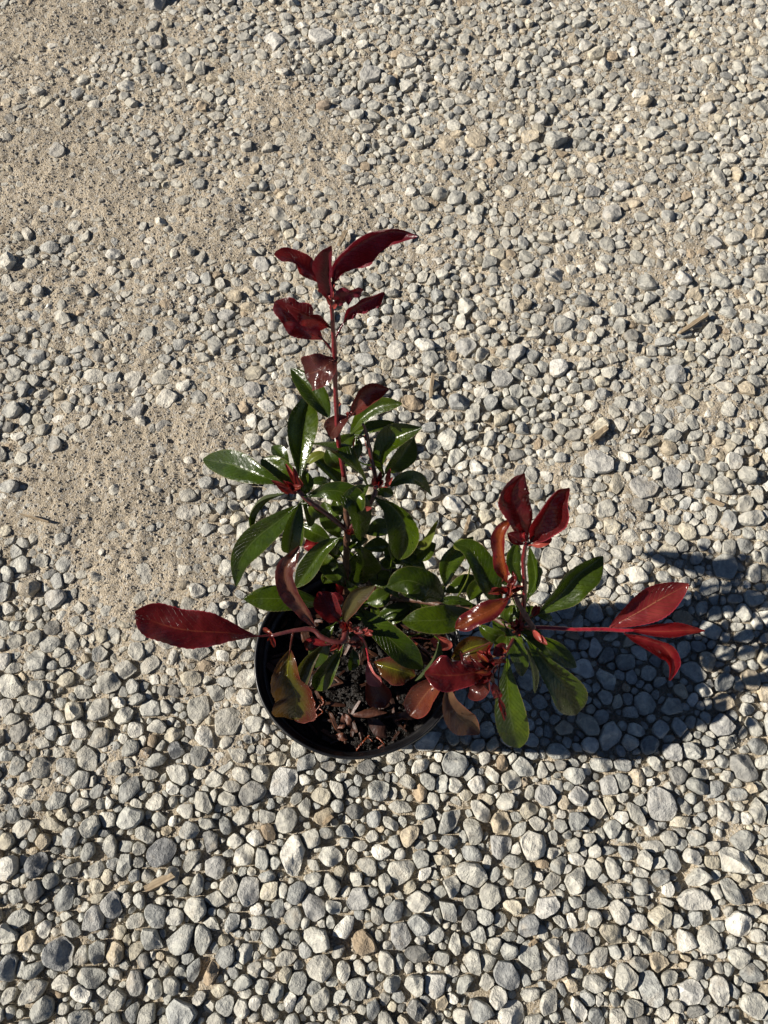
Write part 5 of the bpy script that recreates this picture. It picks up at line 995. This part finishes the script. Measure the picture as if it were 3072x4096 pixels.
BIGCHIPS = [((-0.0402,0.0531,0.1435),0.0145,0.0036,-1.14),((-0.0238,0.0503,0.1435),0.0119,0.0040,-1.23),((0.0003,0.0644,0.1435),0.0096,0.0034,0.41),((0.0187,0.0564,0.1435),0.0082,0.0026,-0.35),((-0.0414,0.0811,0.1435),0.0173,0.0026,0.28),((0.0076,0.0573,0.1435),0.0148,0.0022,0.19),((-0.0654,0.1230,0.1435),0.0107,0.0090,1.89),((-0.0576,0.1301,0.1435),0.0064,0.0060,0.69)]
for (c, L, W, a, lab) in STICKS:
    V, q = sliver(L, W, max(0.0035, W * 0.45), rnd, 0.0, 6)
    m_ = mesh_from('wood_chip', V, q, None, smooth=False)
    o = link('wood_chip' if W > 0.004 else 'twig', m_, M_WOOD, None, (c[0], c[1], float(sand_z(np.array(c[0]), np.array(c[1]))) + 0.0085))
    o.rotation_euler = (rnd.uniform(-0.15, 0.15), rnd.uniform(-0.08, 0.08), a)
    tag(o, lab, 'wood chip' if W > 0.004 else 'twig')
for pts in ROOTS:
    path = catmull(pts, 22); path = path + np.array([[rnd.uniform(-1, 1) for _ in range(3)] for _ in range(22)]) * 0.00025
    V, q, t = tube(path, np.linspace(0.0008, 0.0004, 22) * (1 + 0.35 * np.sin(np.arange(22) * 2.1)), 7)
    tag(part('root', V, q, t, M_ROOT, soil, origin=path[0]), 'orange brown root')
for pts, W in DEAD:
    n = 14; mid = catmull(pts, n); V = []; q = []
    T = np.gradient(mid, axis=0); T /= np.linalg.norm(T, axis=1)[:, None]
    for i in range(n):
        u = i / (n - 1); s = np.cross(T[i], (0.15, -0.1, 1)); s /= np.linalg.norm(s)
        hw = W / 2 * (float(prof('e', min(max(u, 0.01), 0.99))) * 0.9 + 0.1)
        for v in (-1, -0.5, 0, 0.5, 1):
            V.append(mid[i] + s * hw * v + np.array((0, 0, 0.0016 * v * v * math.sin(u * 7 + v))) + np.array((0, 0, rnd.uniform(0, 0.0004))))
    for i in range(n - 1):
        for j in range(4): q.append((i * 5 + j, i * 5 + j + 1, (i + 1) * 5 + j + 1, (i + 1) * 5 + j))
    tag(part('dead_leaf', V, q, None, M_DEAD, soil), 'curled brown dead leaf')
for (c, L, W, a) in BIGCHIPS:
    V, q = sliver(L, W, 0.0025, rnd, 0.0008, 5)
    m_ = mesh_from('bark_chip', V, q, None, smooth=False); m_.materials.append(M_CHIP)
    o = bpy.data.objects.new('bark_chip', m_); COL.objects.link(o); o.parent = soil
    o.location = (c[0] - POT[0], c[1] - POT[1], c[2] - SZ); o.rotation_euler = (rnd.uniform(-0.3, 0.3), rnd.uniform(-0.1, 0.1), a)
